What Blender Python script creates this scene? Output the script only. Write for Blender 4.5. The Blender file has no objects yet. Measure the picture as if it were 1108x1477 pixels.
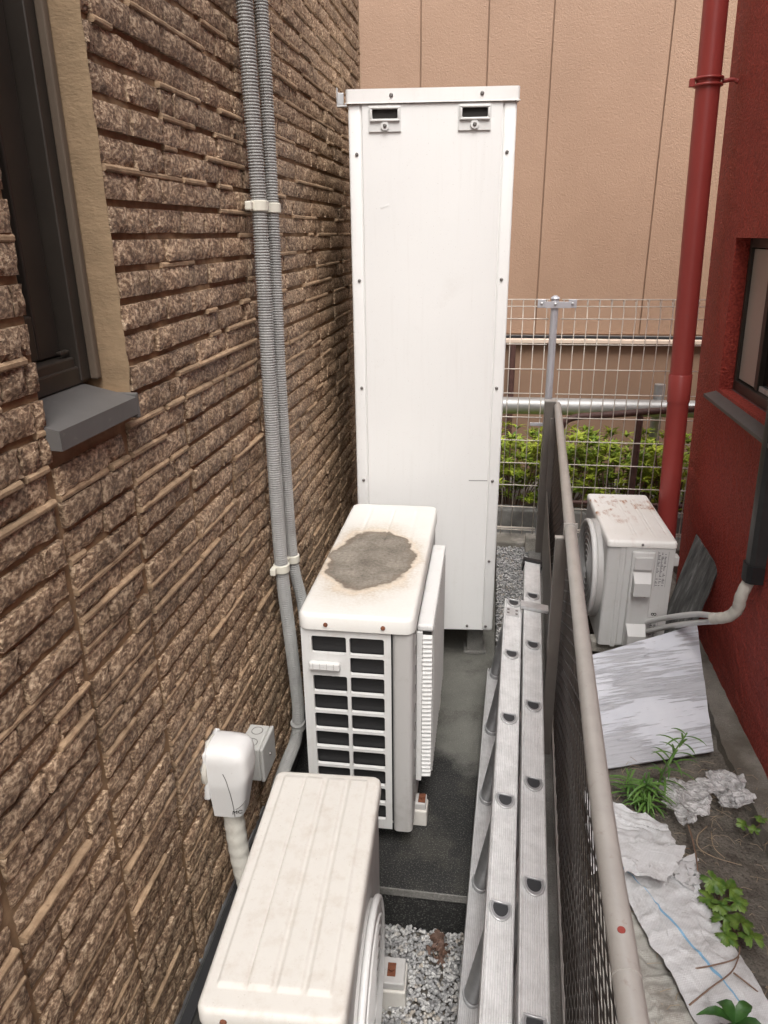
import bpy, bmesh, math, random
from mathutils import Vector, Matrix, noise
random.seed(7)
scene = bpy.context.scene
col = scene.collection
R_ = math.radians

# ------------------------------------------------------------------ camera
H = 1.62                      # camera height above the concrete pad (z = 0)
F, CX, CY = 1060.0, 554.0, 738.5
_Y = Vector((166, 403, F)).normalized()
_d = Vector((31, -2801, F)); _d = _d - _d.dot(_Y) * _Y
_Z = -_d.normalized()
_X = _Z.cross(_Y)
if _X.x < 0: _X = -_X
cd = bpy.data.cameras.new('camera'); cam = bpy.data.objects.new('camera', cd); col.objects.link(cam)
cd.lens = F / 1477 * 36; cd.sensor_width = 36; cd.clip_start = 0.02; cd.clip_end = 600
right = Vector((_X.x, _Y.x, _Z.x)); up = Vector((_X.y, _Y.y, _Z.y)); back = -Vector((_X.z, _Y.z, _Z.z))
cam.matrix_world = Matrix(((right.x, up.x, back.x, 0), (right.y, up.y, back.y, 0), (right.z, up.z, back.z, H), (0, 0, 0, 1)))
scene.camera = cam

# ------------------------------------------------------------------ light
w = bpy.data.worlds.new('World'); scene.world = w; w.use_nodes = True
nt = w.node_tree; bg = nt.nodes['Background']
sky = nt.nodes.new('ShaderNodeTexSky'); sky.sky_type = 'NISHITA'; sky.sun_disc = False
SUN_EL, SUN_AZ = 58, 165       # azimuth clockwise from +Y
sky.sun_elevation = R_(SUN_EL); sky.sun_rotation = R_(SUN_AZ); sky.dust_density = 6; sky.air_density = 1.0; sky.ozone_density = 1
hs = nt.nodes.new('ShaderNodeHueSaturation'); hs.inputs['Saturation'].default_value = 0.40
nt.links.new(sky.outputs[0], hs.inputs['Color']); nt.links.new(hs.outputs[0], bg.inputs[0]); bg.inputs[1].default_value = 0.15
sl = bpy.data.lights.new('sun', 'SUN'); sl.energy = 1.3; sl.angle = R_(35); sl.color = (1, .99, .975)
so = bpy.data.objects.new('sun', sl); col.objects.link(so)
sd = Vector((math.sin(R_(SUN_AZ)) * math.cos(R_(SUN_EL)), math.cos(R_(SUN_AZ)) * math.cos(R_(SUN_EL)), math.sin(R_(SUN_EL))))
so.rotation_euler = sd.to_track_quat('Z', 'Y').to_euler(); so.location = (0, -2, 8)
vs = scene.view_settings; vs.view_transform = 'Standard'; vs.look = 'None'; vs.gamma = 1; vs.exposure = 0.98
vs.use_curve_mapping = False
scene.cycles.max_bounces = 8; scene.cycles.diffuse_bounces = 5

# ------------------------------------------------------------------ measuring helpers (photograph -> place)
def ray(px, py):
    c = Vector((px - CX, -(py - CY), F)) / F
    return Vector((_X.dot(c), _Y.dot(c), _Z.dot(c)))
def P(px, py, x=None, y=None, z=None):
    r = ray(px, py)
    t = x / r.x if x is not None else (y / r.y if y is not None else (z - H) / r.z)
    return Vector((r.x * t, r.y * t, r.z * t + H))

# ------------------------------------------------------------------ materials
MATS = {}
class NB:
    def __init__(s, name):
        s.m = bpy.data.materials.new(name); s.m.use_nodes = True
        s.t = s.m.node_tree; s.b = s.t.nodes['Principled BSDF']; MATS[name] = s.m
    def n(s, ty, **kw):
        o = s.t.nodes.new(ty)
        for k, v in kw.items():
            if k.startswith('i_'):
                key = k[2:]; key = int(key) if key.isdigit() else key.replace('_', ' ')
                o.inputs[key].default_value = v
            else: setattr(o, k, v)
        return o
    def l(s, a, b): s.t.links.new(a, b)
    def coord(s, kind='pos', scale=(1, 1, 1), rot=(0, 0, 0)):
        src = s.n('ShaderNodeNewGeometry').outputs['Position'] if kind == 'pos' else s.n('ShaderNodeTexCoord').outputs['Object']
        mp = s.n('ShaderNodeMapping'); mp.inputs['Scale'].default_value = scale; mp.inputs['Rotation'].default_value = rot
        s.l(src, mp.inputs['Vector']); return mp.outputs[0]
    def noise(s, vec, scale, detail=4, rough=.55, dist=0):
        o = s.n('ShaderNodeTexNoise'); o.inputs['Scale'].default_value = scale; o.inputs['Detail'].default_value = detail
        o.inputs['Roughness'].default_value = rough; o.inputs['Distortion'].default_value = dist
        s.l(vec, o.inputs['Vector']); return o.outputs['Fac']
    def ramp(s, fac, *stops, interp='LINEAR'):
        o = s.n('ShaderNodeValToRGB'); e = o.color_ramp.elements; o.color_ramp.interpolation = interp
        while len(e) < len(stops): e.new(.5)
        for q, (p, c) in zip(e, stops):
            q.position = p; q.color = (c, c, c, 1) if isinstance(c, (int, float)) else (*c, 1)
        s.l(fac, o.inputs[0]); return o.outputs[0]
    def mix(s, fac, a, b, mode='MIX'):
        o = s.n('ShaderNodeMixRGB', blend_type=mode)
        for i, v in ((0, fac), (1, a), (2, b)):
            if hasattr(v, 'links'): s.l(v, o.inputs[i])
            elif i == 0: o.inputs[0].default_value = v
            else: o.inputs[i].default_value = (*v, 1) if len(v) == 3 else v
        return o.outputs[0]
    def math(s, op, a, b=0, c=0):
        o = s.n('ShaderNodeMath', operation=op)
        for i, v in enumerate((a, b, c)):
            if hasattr(v, 'links'): s.l(v, o.inputs[i])
            else: o.inputs[i].default_value = v
        return o.outputs[0]
    def bump(s, hgt, dist=.002, strength=.6, normal=None):
        o = s.n('ShaderNodeBump'); o.inputs['Strength'].default_value = strength; o.inputs['Distance'].default_value = dist
        s.l(hgt, o.inputs['Height'])
        if normal is not None: s.l(normal, o.inputs['Normal'])
        return o.outputs[0]
    def out(s, color=None, rough=.5, metal=0, normal=None, spec=None):
        if color is not None:
            if hasattr(color, 'links'): s.l(color, s.b.inputs['Base Color'])
            else: s.b.inputs['Base Color'].default_value = (*color, 1)
        if hasattr(rough, 'links'): s.l(rough, s.b.inputs['Roughness'])
        else: s.b.inputs['Roughness'].default_value = rough
        s.b.inputs['Metallic'].default_value = metal
        if normal is not None: s.l(normal, s.b.inputs['Normal'])
        if spec is not None: s.b.inputs['Specular IOR Level'].default_value = spec
        return s.m

def sc(c, k): return tuple(min(1, v * k) for v in c)
def mat(name, c, rough=.5, metal=0, var=.12, vs=9, bump=0, bs=250, dirt=None, kind='pos', stretch=(1, 1, 1), spec=None):
    b = NB(name); v = b.coord(kind, stretch)
    cl = b.ramp(b.noise(v, vs, 5, .6), (.3, sc(c, 1 - var)), (.7, sc(c, 1 + var * .6)))
    if dirt:
        dc, ds, lo, hi, amt = dirt
        f = b.ramp(b.noise(v, ds, 6, .7), (lo, 0.0), (hi, amt)); cl = b.mix(f, cl, dc)
    nm = b.bump(b.noise(v, bs, 3, .6), .001, bump) if bump else None
    return b.out(cl, rough, metal, nm, spec)

def cell_tone(b, lo, hi):
    v = b.coord('pos', (0, 8.3, 1 / .0497)); fl = b.n('ShaderNodeVectorMath', operation='FLOOR'); ad = b.n('ShaderNodeVectorMath', operation='ADD'); ad.inputs[1].default_value = (0, 0, -1.59)
    b.l(v, ad.inputs[0]); b.l(ad.outputs[0], fl.inputs[0]); wn = b.n('ShaderNodeTexWhiteNoise'); b.l(fl.outputs[0], wn.inputs['Vector'])
    return b.ramp(wn.outputs['Value'], (0, lo), (1, hi))
def m_brick():
    b = NB('split_stone'); v = b.coord('pos'); v2 = b.coord('pos', (1, .8, 1.15), (.5, 0, 0))
    n1 = b.noise(v2, 145, 6, .64, .1); n2 = b.noise(v, 48, 3, .5); n3 = b.noise(v, 1.6, 3, .5); n4 = b.noise(v, 480, 3, .7)
    mixn = b.math('ADD', b.math('ADD', b.math('MULTIPLY', n1, .66), b.math('MULTIPLY', n2, .20)), b.math('MULTIPLY', n4, .14))
    cl = b.ramp(mixn, (.395, (.112, .066, .039)), (.465, (.195, .122, .074)), (.515, (.36, .247, .156)), (.585, (.64, .485, .335)))
    big = b.ramp(n3, (.3, .82), (.7, 1.12)); cl = b.mix(1.0, cl, big, 'MULTIPLY'); cl = b.mix(1.0, cl, cell_tone(b, .80, 1.18), 'MULTIPLY')
    cl = b.mix(b.ramp(b.noise(v, 3.1, 4, .6), (.58, 0.0), (.8, .28)), cl, (.12, .11, .065))
    nm = b.bump(mixn, .009, 1.0)
    return b.out(cl, .52, 0, nm, .45)
def m_ledge():
    b = NB('smooth_stone'); v = b.coord('pos')
    cl = b.ramp(b.noise(v, 45, 5, .65), (.3, (.20, .130, .077)), (.65, (.37, .262, .166)))
    cl = b.mix(1.0, cl, cell_tone(b, .75, 1.15), 'MULTIPLY')
    cl = b.mix(b.ramp(b.noise(v, 160, 3, .6), (.58, 0.0), (.75, .5)), cl, (.10, .055, .035))
    return b.out(cl, .75, 0, b.bump(b.noise(v, 120, 3), .002, .5), .3)
def m_stucco():
    b = NB('red_stucco'); v = b.coord('pos')
    n = b.noise(v, 115, 4, .6); big = b.noise(v, 2.2, 4, .6)
    cl = b.ramp(n, (.35, (.31, .030, .020)), (.65, (.58, .080, .050)))
    cl = b.mix(b.ramp(big, (.4, 0.0), (.75, .35)), cl, (.17, .02, .016))
    cl = b.mix(b.ramp(b.noise(v, 9, 6, .7), (.66, 0.0), (.76, .28)), cl, (.24, .10, .08))
    return b.out(cl, .62, 0, b.bump(n, .016, 1.0), .5)
def m_panel():
    b = NB('tan_siding'); v = b.coord('pos')
    n = b.noise(v, 85, 3, .5, 1.2)
    cl = b.ramp(b.noise(v, 1.4, 5, .6), (.3, (.292, .185, .122)), (.7, (.345, .223, .150)))
    cl = b.mix(b.ramp(b.noise(b.coord('pos', (6, 6, .6)), 2, 5, .6), (.55, 0.0), (.85, .22)), cl, (.24, .15, .10))
    return b.out(cl, .6, 0, b.bump(n, .007, .55), .35)
def m_white(name, c, var=.05, rough=.38, dirt=(.30, .24, .17), amt=.25, lo=.56, hi=.82, ds=14, speck=True):
    b = NB(name); v = b.coord('obj')
    cl = b.ramp(b.noise(v, 2.5, 4, .5), (.3, sc(c, 1 - var)), (.7, c))
    cl = b.mix(b.ramp(b.noise(v, ds, 8, .7), (lo, 0.0), (hi, amt)), cl, dirt)
    if speck: cl = b.mix(b.ramp(b.noise(v, 260, 2, .5), (.70, 0.0), (.76, .35)), cl, sc(dirt, .7))
    st = b.coord('obj', (30, 30, 1.5))
    cl = b.mix(b.ramp(b.noise(st, 2, 4, .6), (.55, 0.0), (.85, amt * .45)), cl, dirt)
    return b.out(cl, b.ramp(b.noise(v, 30, 4), (.3, rough - .06), (.7, rough + .14)), 0, b.bump(b.noise(v, 500, 2), .0004, .25), .45)
def m_stain():
    b = NB('stained_lid'); v = b.coord('obj')
    sx = b.n('ShaderNodeSeparateXYZ'); 
    ad = b.n('ShaderNodeVectorMath', operation='MULTIPLY_ADD'); nn = b.n('ShaderNodeTexNoise'); nn.inputs['Scale'].default_value = 11; nn.inputs['Detail'].default_value = 3; b.l(v, nn.inputs['Vector'])
    b.l(nn.outputs['Color'], ad.inputs[0]); ad.inputs[1].default_value = (.10, .13, 0); b.l(v, ad.inputs[2]); b.l(ad.outputs[0], sx.inputs[0])
    dx = b.math('DIVIDE', b.math('SUBTRACT', sx.outputs[0], .050 - .016), .132); dy = b.math('DIVIDE', b.math('SUBTRACT', sx.outputs[1], .065 - .060), .225)
    d = b.math('SQRT', b.math('ADD', b.math('POWER', dx, 2), b.math('POWER', dy, 2)))
    g = b.mix(b.ramp(b.noise(v, 16, 5, .6), (.35, 0.0), (.65, 1.0)), b.ramp(b.noise(v, 110, 6, .75), (.3, (.085, .072, .058)), (.7, (.19, .165, .135))), b.ramp(b.noise(v, 110, 6, .75), (.3, (.15, .13, .105)), (.7, (.31, .28, .235))))
    w = b.ramp(b.noise(v, 3, 4), (.3, (.60, .595, .56)), (.7, (.68, .675, .645)))
    w = b.mix(b.ramp(b.noise(v, 300, 2), (.66, 0.0), (.74, .3)), w, (.4, .33, .25))
    halo = b.ramp(d, (.0, 1.0), (.5, .75), (.62, .25), (.85, 0.0))
    halo = b.math('MULTIPLY', halo, b.ramp(b.noise(v, 120, 5, .7), (.35, .35), (.65, 1.0)))
    mpd = b.math('MULTIPLY', d, .5)
    halo = b.ramp(mpd, (.5, 1.0), (.58, .42), (.70, .12), (.9, 0.0))
    halo = b.math('MULTIPLY', halo, b.ramp(b.noise(v, 120, 5, .7), (.35, .3), (.65, 1.0)))
    c1 = b.mix(halo, w, (.42, .33, .235))
    core = b.ramp(mpd, (.455, 1.0), (.492, 0.0))
    c2 = b.mix(core, c1, g)
    crust = b.ramp(mpd, (.455, 0.0), (.48, .40), (.50, .40), (.525, 0.0))
    c3 = b.mix(crust, c2, (.62, .52, .40))
    rim = b.ramp(mpd, (.40, 0.0), (.455, .55), (.468, 0.0)); c3 = b.mix(rim, c3, (.15, .11, .08))
    return b.out(c3, b.ramp(core, (0, .35), (1, .9)), 0, b.bump(b.math('MULTIPLY', b.noise(v, 200, 3), core), .001, .5), .4)
def m_rustlid():
    b = NB('rust_marked_lid'); v = b.coord('obj')
    w = b.ramp(b.noise(v, 4, 5), (.3, (.74, .73, .69)), (.7, (.84, .83, .80)))
    st = b.coord('obj', (22, 3, 1))
    f = b.math('MULTIPLY', b.ramp(b.noise(v, 9, 6, .7), (.50, 0.0), (.68, 1.0)), b.ramp(b.noise(st, 2, 5, .6), (.45, 0.0), (.62, .9)))
    sx = b.n('ShaderNodeSeparateXYZ'); b.l(v, sx.inputs[0])
    f = b.math('MULTIPLY', f, b.ramp(b.math('ADD', sx.outputs[1], .5), (.38, .3), (.56, 2.2)))
    c = b.mix(f, w, (.34, .15, .07)); c = b.mix(b.ramp(b.noise(v, 60, 5, .7), (.68, 0.0), (.74, .5)), c, (.22, .16, .11))
    return b.out(c, .4, 0, None, .4)
def m_concrete(name, c, dark=None, kind='pos'):
    b = NB(name); v = b.coord(kind)
    n = b.noise(v, 6, 7, .7); f = b.noise(v, 240, 3, .6)
    cl = b.ramp(n, (.3, sc(c, .72)), (.7, sc(c, 1.2)))
    cl = b.mix(b.ramp(f, (.56, 0.0), (.7, .5)), cl, sc(c, 1.9)); cl = b.mix(b.ramp(f, (.3, .5), (.42, 0.0)), cl, sc(c, .35))
    if dark: cl = b.mix(b.ramp(b.noise(v, 3.4, 5, .6), (.48, 0.0), (.6, .75)), cl, dark)
    return b.out(cl, .85, 0, b.bump(f, .003, .6), .3)
def m_pad():
    b = NB('damp_concrete'); v = b.coord('pos')
    n = b.noise(v, 5, 6, .65); f = b.noise(v, 260, 2, .6); f2 = b.noise(v, 150, 4, .7)
    dry = b.ramp(n, (.3, (.10, .10, .087)), (.7, (.155, .152, .135)))
    wet = b.ramp(n, (.3, (.011, .0115, .011)), (.7, (.023, .023, .022)))
    sx = b.n('ShaderNodeSeparateXYZ'); b.l(v, sx.inputs[0])
    lim = b.math('ADD', b.math('ADD', sx.outputs[1], b.math('MULTIPLY', sx.outputs[0], .55)), b.math('MULTIPLY', b.noise(v, 11, 5, .6), .28))
    lim = b.math('SUBTRACT', lim, 1.62)
    wf = b.ramp(lim, (.42, 1.0), (.52, 0.0))
    cl = b.mix(wf, dry, wet)
    cl = b.mix(b.ramp(b.noise(v, 4.2, 6, .7), (.52, 0.0), (.62, .55)), cl, (.05, .048, .04))
    sp = b.mix(b.ramp(f, (.56, 0.0), (.64, .8)), cl, b.mix(.30, cl, (.34, .33, .30))); cl = b.mix(b.ramp(f2, (.30, .7), (.42, 0.0)), sp, b.mix(.6, cl, (.008, .008, .007)))
    return b.out(cl, b.ramp(wf, (0, .9), (1, .72)), 0, b.bump(f, .004, .7), .35)
def m_soil():
    b = NB('damp_soil'); v = b.coord('pos')
    n = b.noise(v, 9, 8, .75); f = b.noise(v, 120, 5, .7)
    cl = b.ramp(n, (.3, (.085, .075, .063)), (.7, (.23, .208, .178)))
    cl = b.mix(b.ramp(f, (.52, 0.0), (.68, .7)), cl, (.26, .23, .19)); cl = b.mix(b.ramp(f, (.32, .7), (.45, 0.0)), cl, (.025, .018, .013))
    cl = b.mix(b.ramp(b.noise(v, 3.2, 5), (.58, 0.0), (.72, .4)), cl, (.05, .062, .025))
    return b.out(cl, .92, 0, b.bump(b.math('ADD', n, f), .012, .8), .2)
def m_board():
    b = NB('flaking_paint_board'); vo = b.coord('obj')
    big = b.noise(b.coord('obj', (1, 2.6, 1), (0, 0, .2)), 2.6, 3, .5); st = b.noise(b.coord('obj', (1.1, 30, 1), (0, 0, .1)), 3.2, 8, .75)
    n = b.math('ADD', b.math('MULTIPLY', big, .50), b.math('MULTIPLY', st, .50))
    fl = b.ramp(n, (.470, 0.0), (.500, 1.0))
    wht = b.ramp(b.noise(vo, 5, 4), (.3, (.54, .56, .61)), (.7, (.66, .68, .72)))
    gr = b.ramp(b.noise(b.coord('obj', (2, 46, 1), (0, 0, .1)), 4, 7, .75), (.3, (.34, .345, .365)), (.7, (.52, .53, .56)))
    cl = b.mix(fl, gr, wht)
    cl = b.mix(b.ramp(b.noise(b.coord('obj', (4, 30, 1)), 5, 6, .7), (.62, 0.0), (.68, .7)), cl, (.25, .245, .24))
    return b.out(cl, b.ramp(fl, (0, .75), (1, .42)), 0, b.bump(b.math('ADD', fl, b.math('MULTIPLY', st, .4)), .0012, .8), .4)
def m_slate():
    b = NB('grey_slate_board'); v = b.coord('obj', (14, 2, 4))
    n = b.noise(v, 3, 6, .7)
    cl = b.ramp(n, (.35, (.042, .042, .040)), (.55, (.11, .11, .105)), (.7, (.26, .26, .25)))
    return b.out(cl, .7, 0, b.bump(n, .003, .5))
def m_tarp(name, c, dirt_amt=.5, gloss=.5, trans=0):
    b = NB(name); v = b.coord('obj'); 
    wvx = b.n('ShaderNodeTexWave', wave_type='BANDS', bands_direction='X'); wvx.inputs['Scale'].default_value = 85; b.l(v, wvx.inputs['Vector'])
    wvy = b.n('ShaderNodeTexWave', wave_type='BANDS', bands_direction='Y'); wvy.inputs['Scale'].default_value = 85; b.l(v, wvy.inputs['Vector'])
    wv = b.math('MULTIPLY', wvx.outputs['Fac'], wvy.outputs['Fac'])
    cl = b.ramp(b.noise(v, 7, 6, .65), (.3, sc(c, .78)), (.7, c))
    cl = b.mix(b.ramp(wv, (.1, .28), (.5, 0.0)), cl, sc(c, .45))
    cl = b.mix(b.ramp(b.noise(v, 11, 8, .75), (.50, 0.0), (.72, dirt_amt)), cl, (.11, .09, .065))
    crease = b.noise(v, 16, 4, .5, 1.5)
    return b.out(cl, gloss, 0, b.bump(b.math('ADD', b.math('MULTIPLY', wv, .10), crease), .007, .6), .4)
def m_alu(name='ribbed_aluminium', axis=0, c=(.60, .61, .61), rib=95, kind='obj', metal=.45, rough=.42):
    b = NB(name); v = b.coord(kind)
    wv = b.n('ShaderNodeTexWave', wave_type='BANDS', bands_direction='XYZ'[axis]); wv.inputs['Scale'].default_value = rib; b.l(v, wv.inputs['Vector'])
    st = [2.0, 2.0, 2.0]
    cl = b.ramp(b.noise(v, 18, 8, .75), (.32, sc(c, .62)), (.6, c))
    cl = b.mix(b.ramp(b.noise(v, 130, 5, .75), (.56, 0.0), (.72, .55)), cl, (.25, .25, .245))
    cl = b.mix(b.ramp(wv.outputs['Fac'], (.0, .35), (.35, 0.0)), cl, sc(c, .55))
    return b.out(cl, b.ramp(b.noise(v, 40, 4), (.3, rough - .08), (.7, rough + .18)), metal, b.bump(wv.outputs['Fac'], .0008, .7))
def m_leaf(name, a, c, kind='pos', scale=20):
    b = NB(name); v = b.coord(kind)
    oi = b.noise(v, scale, 5, .6)
    cl = b.ramp(oi, (.32, a), (.68, c))
    b.out(cl, .45, 0, b.bump(b.noise(v, 180, 3), .0015, .5), .45)
    b.b.inputs['Transmission Weight'].default_value = 0
    b.b.inputs['Subsurface Weight'].default_value = 0
    return b.m

M_BRICK, M_LEDGE, M_STUCCO, M_PANEL = m_brick(), m_ledge(), m_stucco(), m_panel()
M_MORTAR = mat('brown_mortar', (.26, .172, .10), .85, var=.3, vs=40, bump=.5, bs=200, spec=.2)
M_REVEAL = mat('tan_render', (.265, .188, .115), .85, var=.14, vs=30, bump=1.0, bs=130, stretch=(1, 1, 2.5), spec=.2, dirt=((.14, .095, .06), 5, .55, .75, .5))
M_TANK = m_white('tank_white', (.745, .745, .73), .04, .34, amt=.16, lo=.58, hi=.85, ds=6)
M_HANDLE = m_white('handle_white', (.62, .62, .605), .05, .36, amt=.2)
M_TANKTRIM = m_white('tank_trim', (.76, .755, .735), .05, .36, amt=.16)
M_AC = m_white('unit_white', (.64, .64, .625), .07, .42, amt=.32)
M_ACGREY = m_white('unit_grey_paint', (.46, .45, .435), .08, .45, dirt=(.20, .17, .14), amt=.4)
M_ACLID = m_white('cream_lid', (.60, .578, .535), .08, .5, dirt=(.34, .26, .19), amt=.42, lo=.50, ds=26)
M_STAIN, M_RUSTLID = m_stain(), m_rustlid()
M_COIL = mat('dark_coil', (.012, .012, .013), .5, var=.4, vs=120, kind='obj', stretch=(1, 1, 6))
M_SCREW = mat('grey_screw', (.20, .19, .18), .45, .7)
M_RUST = mat('rust', (.16, .055, .026), .85, var=.45, vs=90, bump=.5)
M_DARK = mat('black_plastic', (.018, .018, .019), .5, var=.3)
M_HOLLOW_SHADE = mat('hollow_shade_grey', (.045, .047, .05), .5, .3)
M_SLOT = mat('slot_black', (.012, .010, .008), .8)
M_CONDUIT = mat('grey_conduit', (.34, .34, .328), .55, var=.14, vs=14, dirt=((.14, .12, .10), 9, .55, .75, .4))
M_CLIP = mat('cream_clip', (.60, .58, .50), .5, var=.08)
M_CAP = m_white('cap_white', (.62, .618, .605), .04, .35, amt=.16, ds=9)
M_CAPTAPE = mat('cream_tape', (.58, .56, .50), .6, var=.14, vs=25, dirt=((.22, .17, .12), 20, .55, .75, .4))
M_BOX = mat('grey_box', (.42, .42, .40), .5, var=.06, kind='obj')
M_PAD = m_pad()
M_CONC = m_concrete('concrete', (.20, .195, .18), (.07, .068, .06))
M_CURB = m_concrete('pale_concrete', (.36, .34, .30), (.13, .12, .10))
M_SOIL = m_soil()
M_PATH = m_concrete('dirty_concrete', (.20, .185, .16), (.085, .072, .055))
M_ALU = m_alu(); M_ALUPLAIN = mat('aluminium', (.55, .555, .56), .38, .5, var=.2, vs=30)
M_RUNG = mat('rung_aluminium', (.40, .405, .41), .42, .6, var=.2, vs=30)
M_RAIL = mat('taupe_rail', (.37, .35, .325), .34, .15, var=.10, vs=18, bump=.15, dirt=((.22, .17, .14), 60, .58, .72, .45))
M_POST = mat('brown_post', (.16, .143, .128), .45, .2, var=.12, vs=10)
M_MESH = mat('brown_mesh', (.032, .024, .020), .5, .1, var=.25, vs=40)
M_SILL = mat('dark_grey_sill', (.105, .10, .096), .5, .1, var=.10, vs=25, dirt=((.28, .26, .23), 50, .62, .74, .4))
M_FRAME = mat('bronze_frame', (.050, .042, .035), .4, .3, var=.2)
M_GLASS = None
def m_glass(name, c, rough):
    b = NB(name); b.out(c, rough, 0, None, .6); b.b.inputs['Coat Weight'].default_value = .6; b.b.inputs['Coat Roughness'].default_value = .05; return b.m
M_GLASS = m_glass('dark_glass', (.012, .011, .010), .08)
M_FROST = m_glass('frosted_glass', (.46, .43, .37), .35)
M_DOWN = mat('red_downpipe', (.33, .052, .044), .38, var=.10, vs=4, dirt=((.20, .07, .06), 30, .6, .75, .3))
M_GALV = mat('galvanised', (.40, .40, .39), .45, .5, var=.3, vs=14, dirt=((.12, .11, .10), 7, .5, .7, .6), stretch=(.5, 1, 1))
M_SILVER = mat('silver_paint', (.50, .50, .53), .4, .3, var=.06)
M_WIRE = mat('cream_wire', (.74, .68, .60), .5, .1, var=.15)
M_BROWNRAIL = mat('rusty_brown_rail', (.085, .040, .032), .6, .1, var=.3, vs=30)
M_SEAL_SHADE = mat('brown_sealant_shade', (.105, .078, .055), .8)  # brown sealant, with the shading beside the frame put into its colour
M_LEDGEW = mat('pale_flashing', (.62, .50, .40), .5, var=.08)
M_LOWWALL = mat('brown_low_wall', (.25, .155, .10), .7, var=.12, vs=3, bump=.4, bs=90)
M_DUCT = mat('charcoal_duct', (.032, .033, .033), .42, var=.2, vs=20)
M_BOARD, M_SLATE = m_board(), m_slate()
M_TARP = m_tarp('white_woven_sack', (.72, .725, .73), .50)
M_TARP2 = m_tarp('grey_woven_sack', (.44, .425, .385), .80)
def m_film():
    b = NB('clear_film'); v = b.coord('obj')
    vo = b.n('ShaderNodeTexVoronoi', feature='DISTANCE_TO_EDGE'); vo.inputs['Scale'].default_value = 42; wn = b.n('ShaderNodeTexNoise'); wn.inputs['Scale'].default_value = 25; b.l(v, wn.inputs['Vector'])
    ad = b.n('ShaderNodeVectorMath', operation='MULTIPLY_ADD'); b.l(wn.outputs['Color'], ad.inputs[0]); ad.inputs[1].default_value = (.03, .03, .03); b.l(v, ad.inputs[2]); b.l(ad.outputs[0], vo.inputs['Vector'])
    cr = b.ramp(vo.outputs['Distance'], (0, 1.0), (.25, 0.0)); n = b.noise(v, 60, 6, .7, 1.0)
    cl = b.ramp(b.noise(v, 30, 6, .7), (.35, (.60, .60, .59)), (.6, (.85, .85, .85)))
    b.out(cl, .16, 0, b.bump(b.math('ADD', cr, n), .006, .8), .6)
    b.l(b.ramp(b.noise(v, 22, 6, .7), (.36, .35), (.6, .85)), b.b.inputs['Alpha']); return b.m
M_FILM = m_film()
M_BLUE = mat('blue_stripe', (.22, .42, .60), .5, var=.2, vs=60)
M_GRAVEL = None
def m_gravel():
    b = NB('grey_gravel'); v = b.coord('pos')
    vo = b.n('ShaderNodeTexVoronoi'); vo.inputs['Scale'].default_value = 75; b.l(v, vo.inputs['Vector'])
    sx = b.n('ShaderNodeSeparateXYZ'); b.l(vo.outputs['Color'], sx.inputs[0])
    cl = b.ramp(sx.outputs[0], (.0, (.20, .20, .20)), (.4, (.35, .35, .347)), (.8, (.50, .495, .48)), (1, (.34, .30, .25)))
    cl = b.mix(b.ramp(b.noise(v, 200, 4), (.5, 0.0), (.7, .45)), cl, (.16, .155, .145))
    return b.out(cl, .8, 0, b.bump(b.noise(v, 300, 3), .001, .4))
M_GRAVEL = m_gravel()
M_LEAF = m_leaf('azalea_leaf', (.06, .15, .014), (.50, .56, .055), scale=9)
M_LEAF2 = m_leaf('lily_leaf', (.05, .13, .022), (.13, .24, .05), scale=30)
M_IVY = m_leaf('vine_leaf', (.035, .095, .012), (.15, .23, .04), scale=45)
M_DKLEAF = m_leaf('dark_leaf', (.018, .065, .012), (.045, .12, .025), scale=30)
M_TWIG = mat('dry_twig', (.20, .125, .085), .85, var=.25, vs=40)
M_STRAW = mat('straw', (.34, .26, .17), .8, var=.25, vs=40)
M_DRY = mat('dry_leaf', (.105, .060, .042), .7, var=.4, vs=60, bump=.4)
M_PRINT = mat('grey_print', (.16, .16, .165), .6)
M_BLACKPRINT = mat('black_print', (.01, .01, .01), .5)
M_REDDOT = mat('red_paint', (.24, .04, .03), .5)

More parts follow.
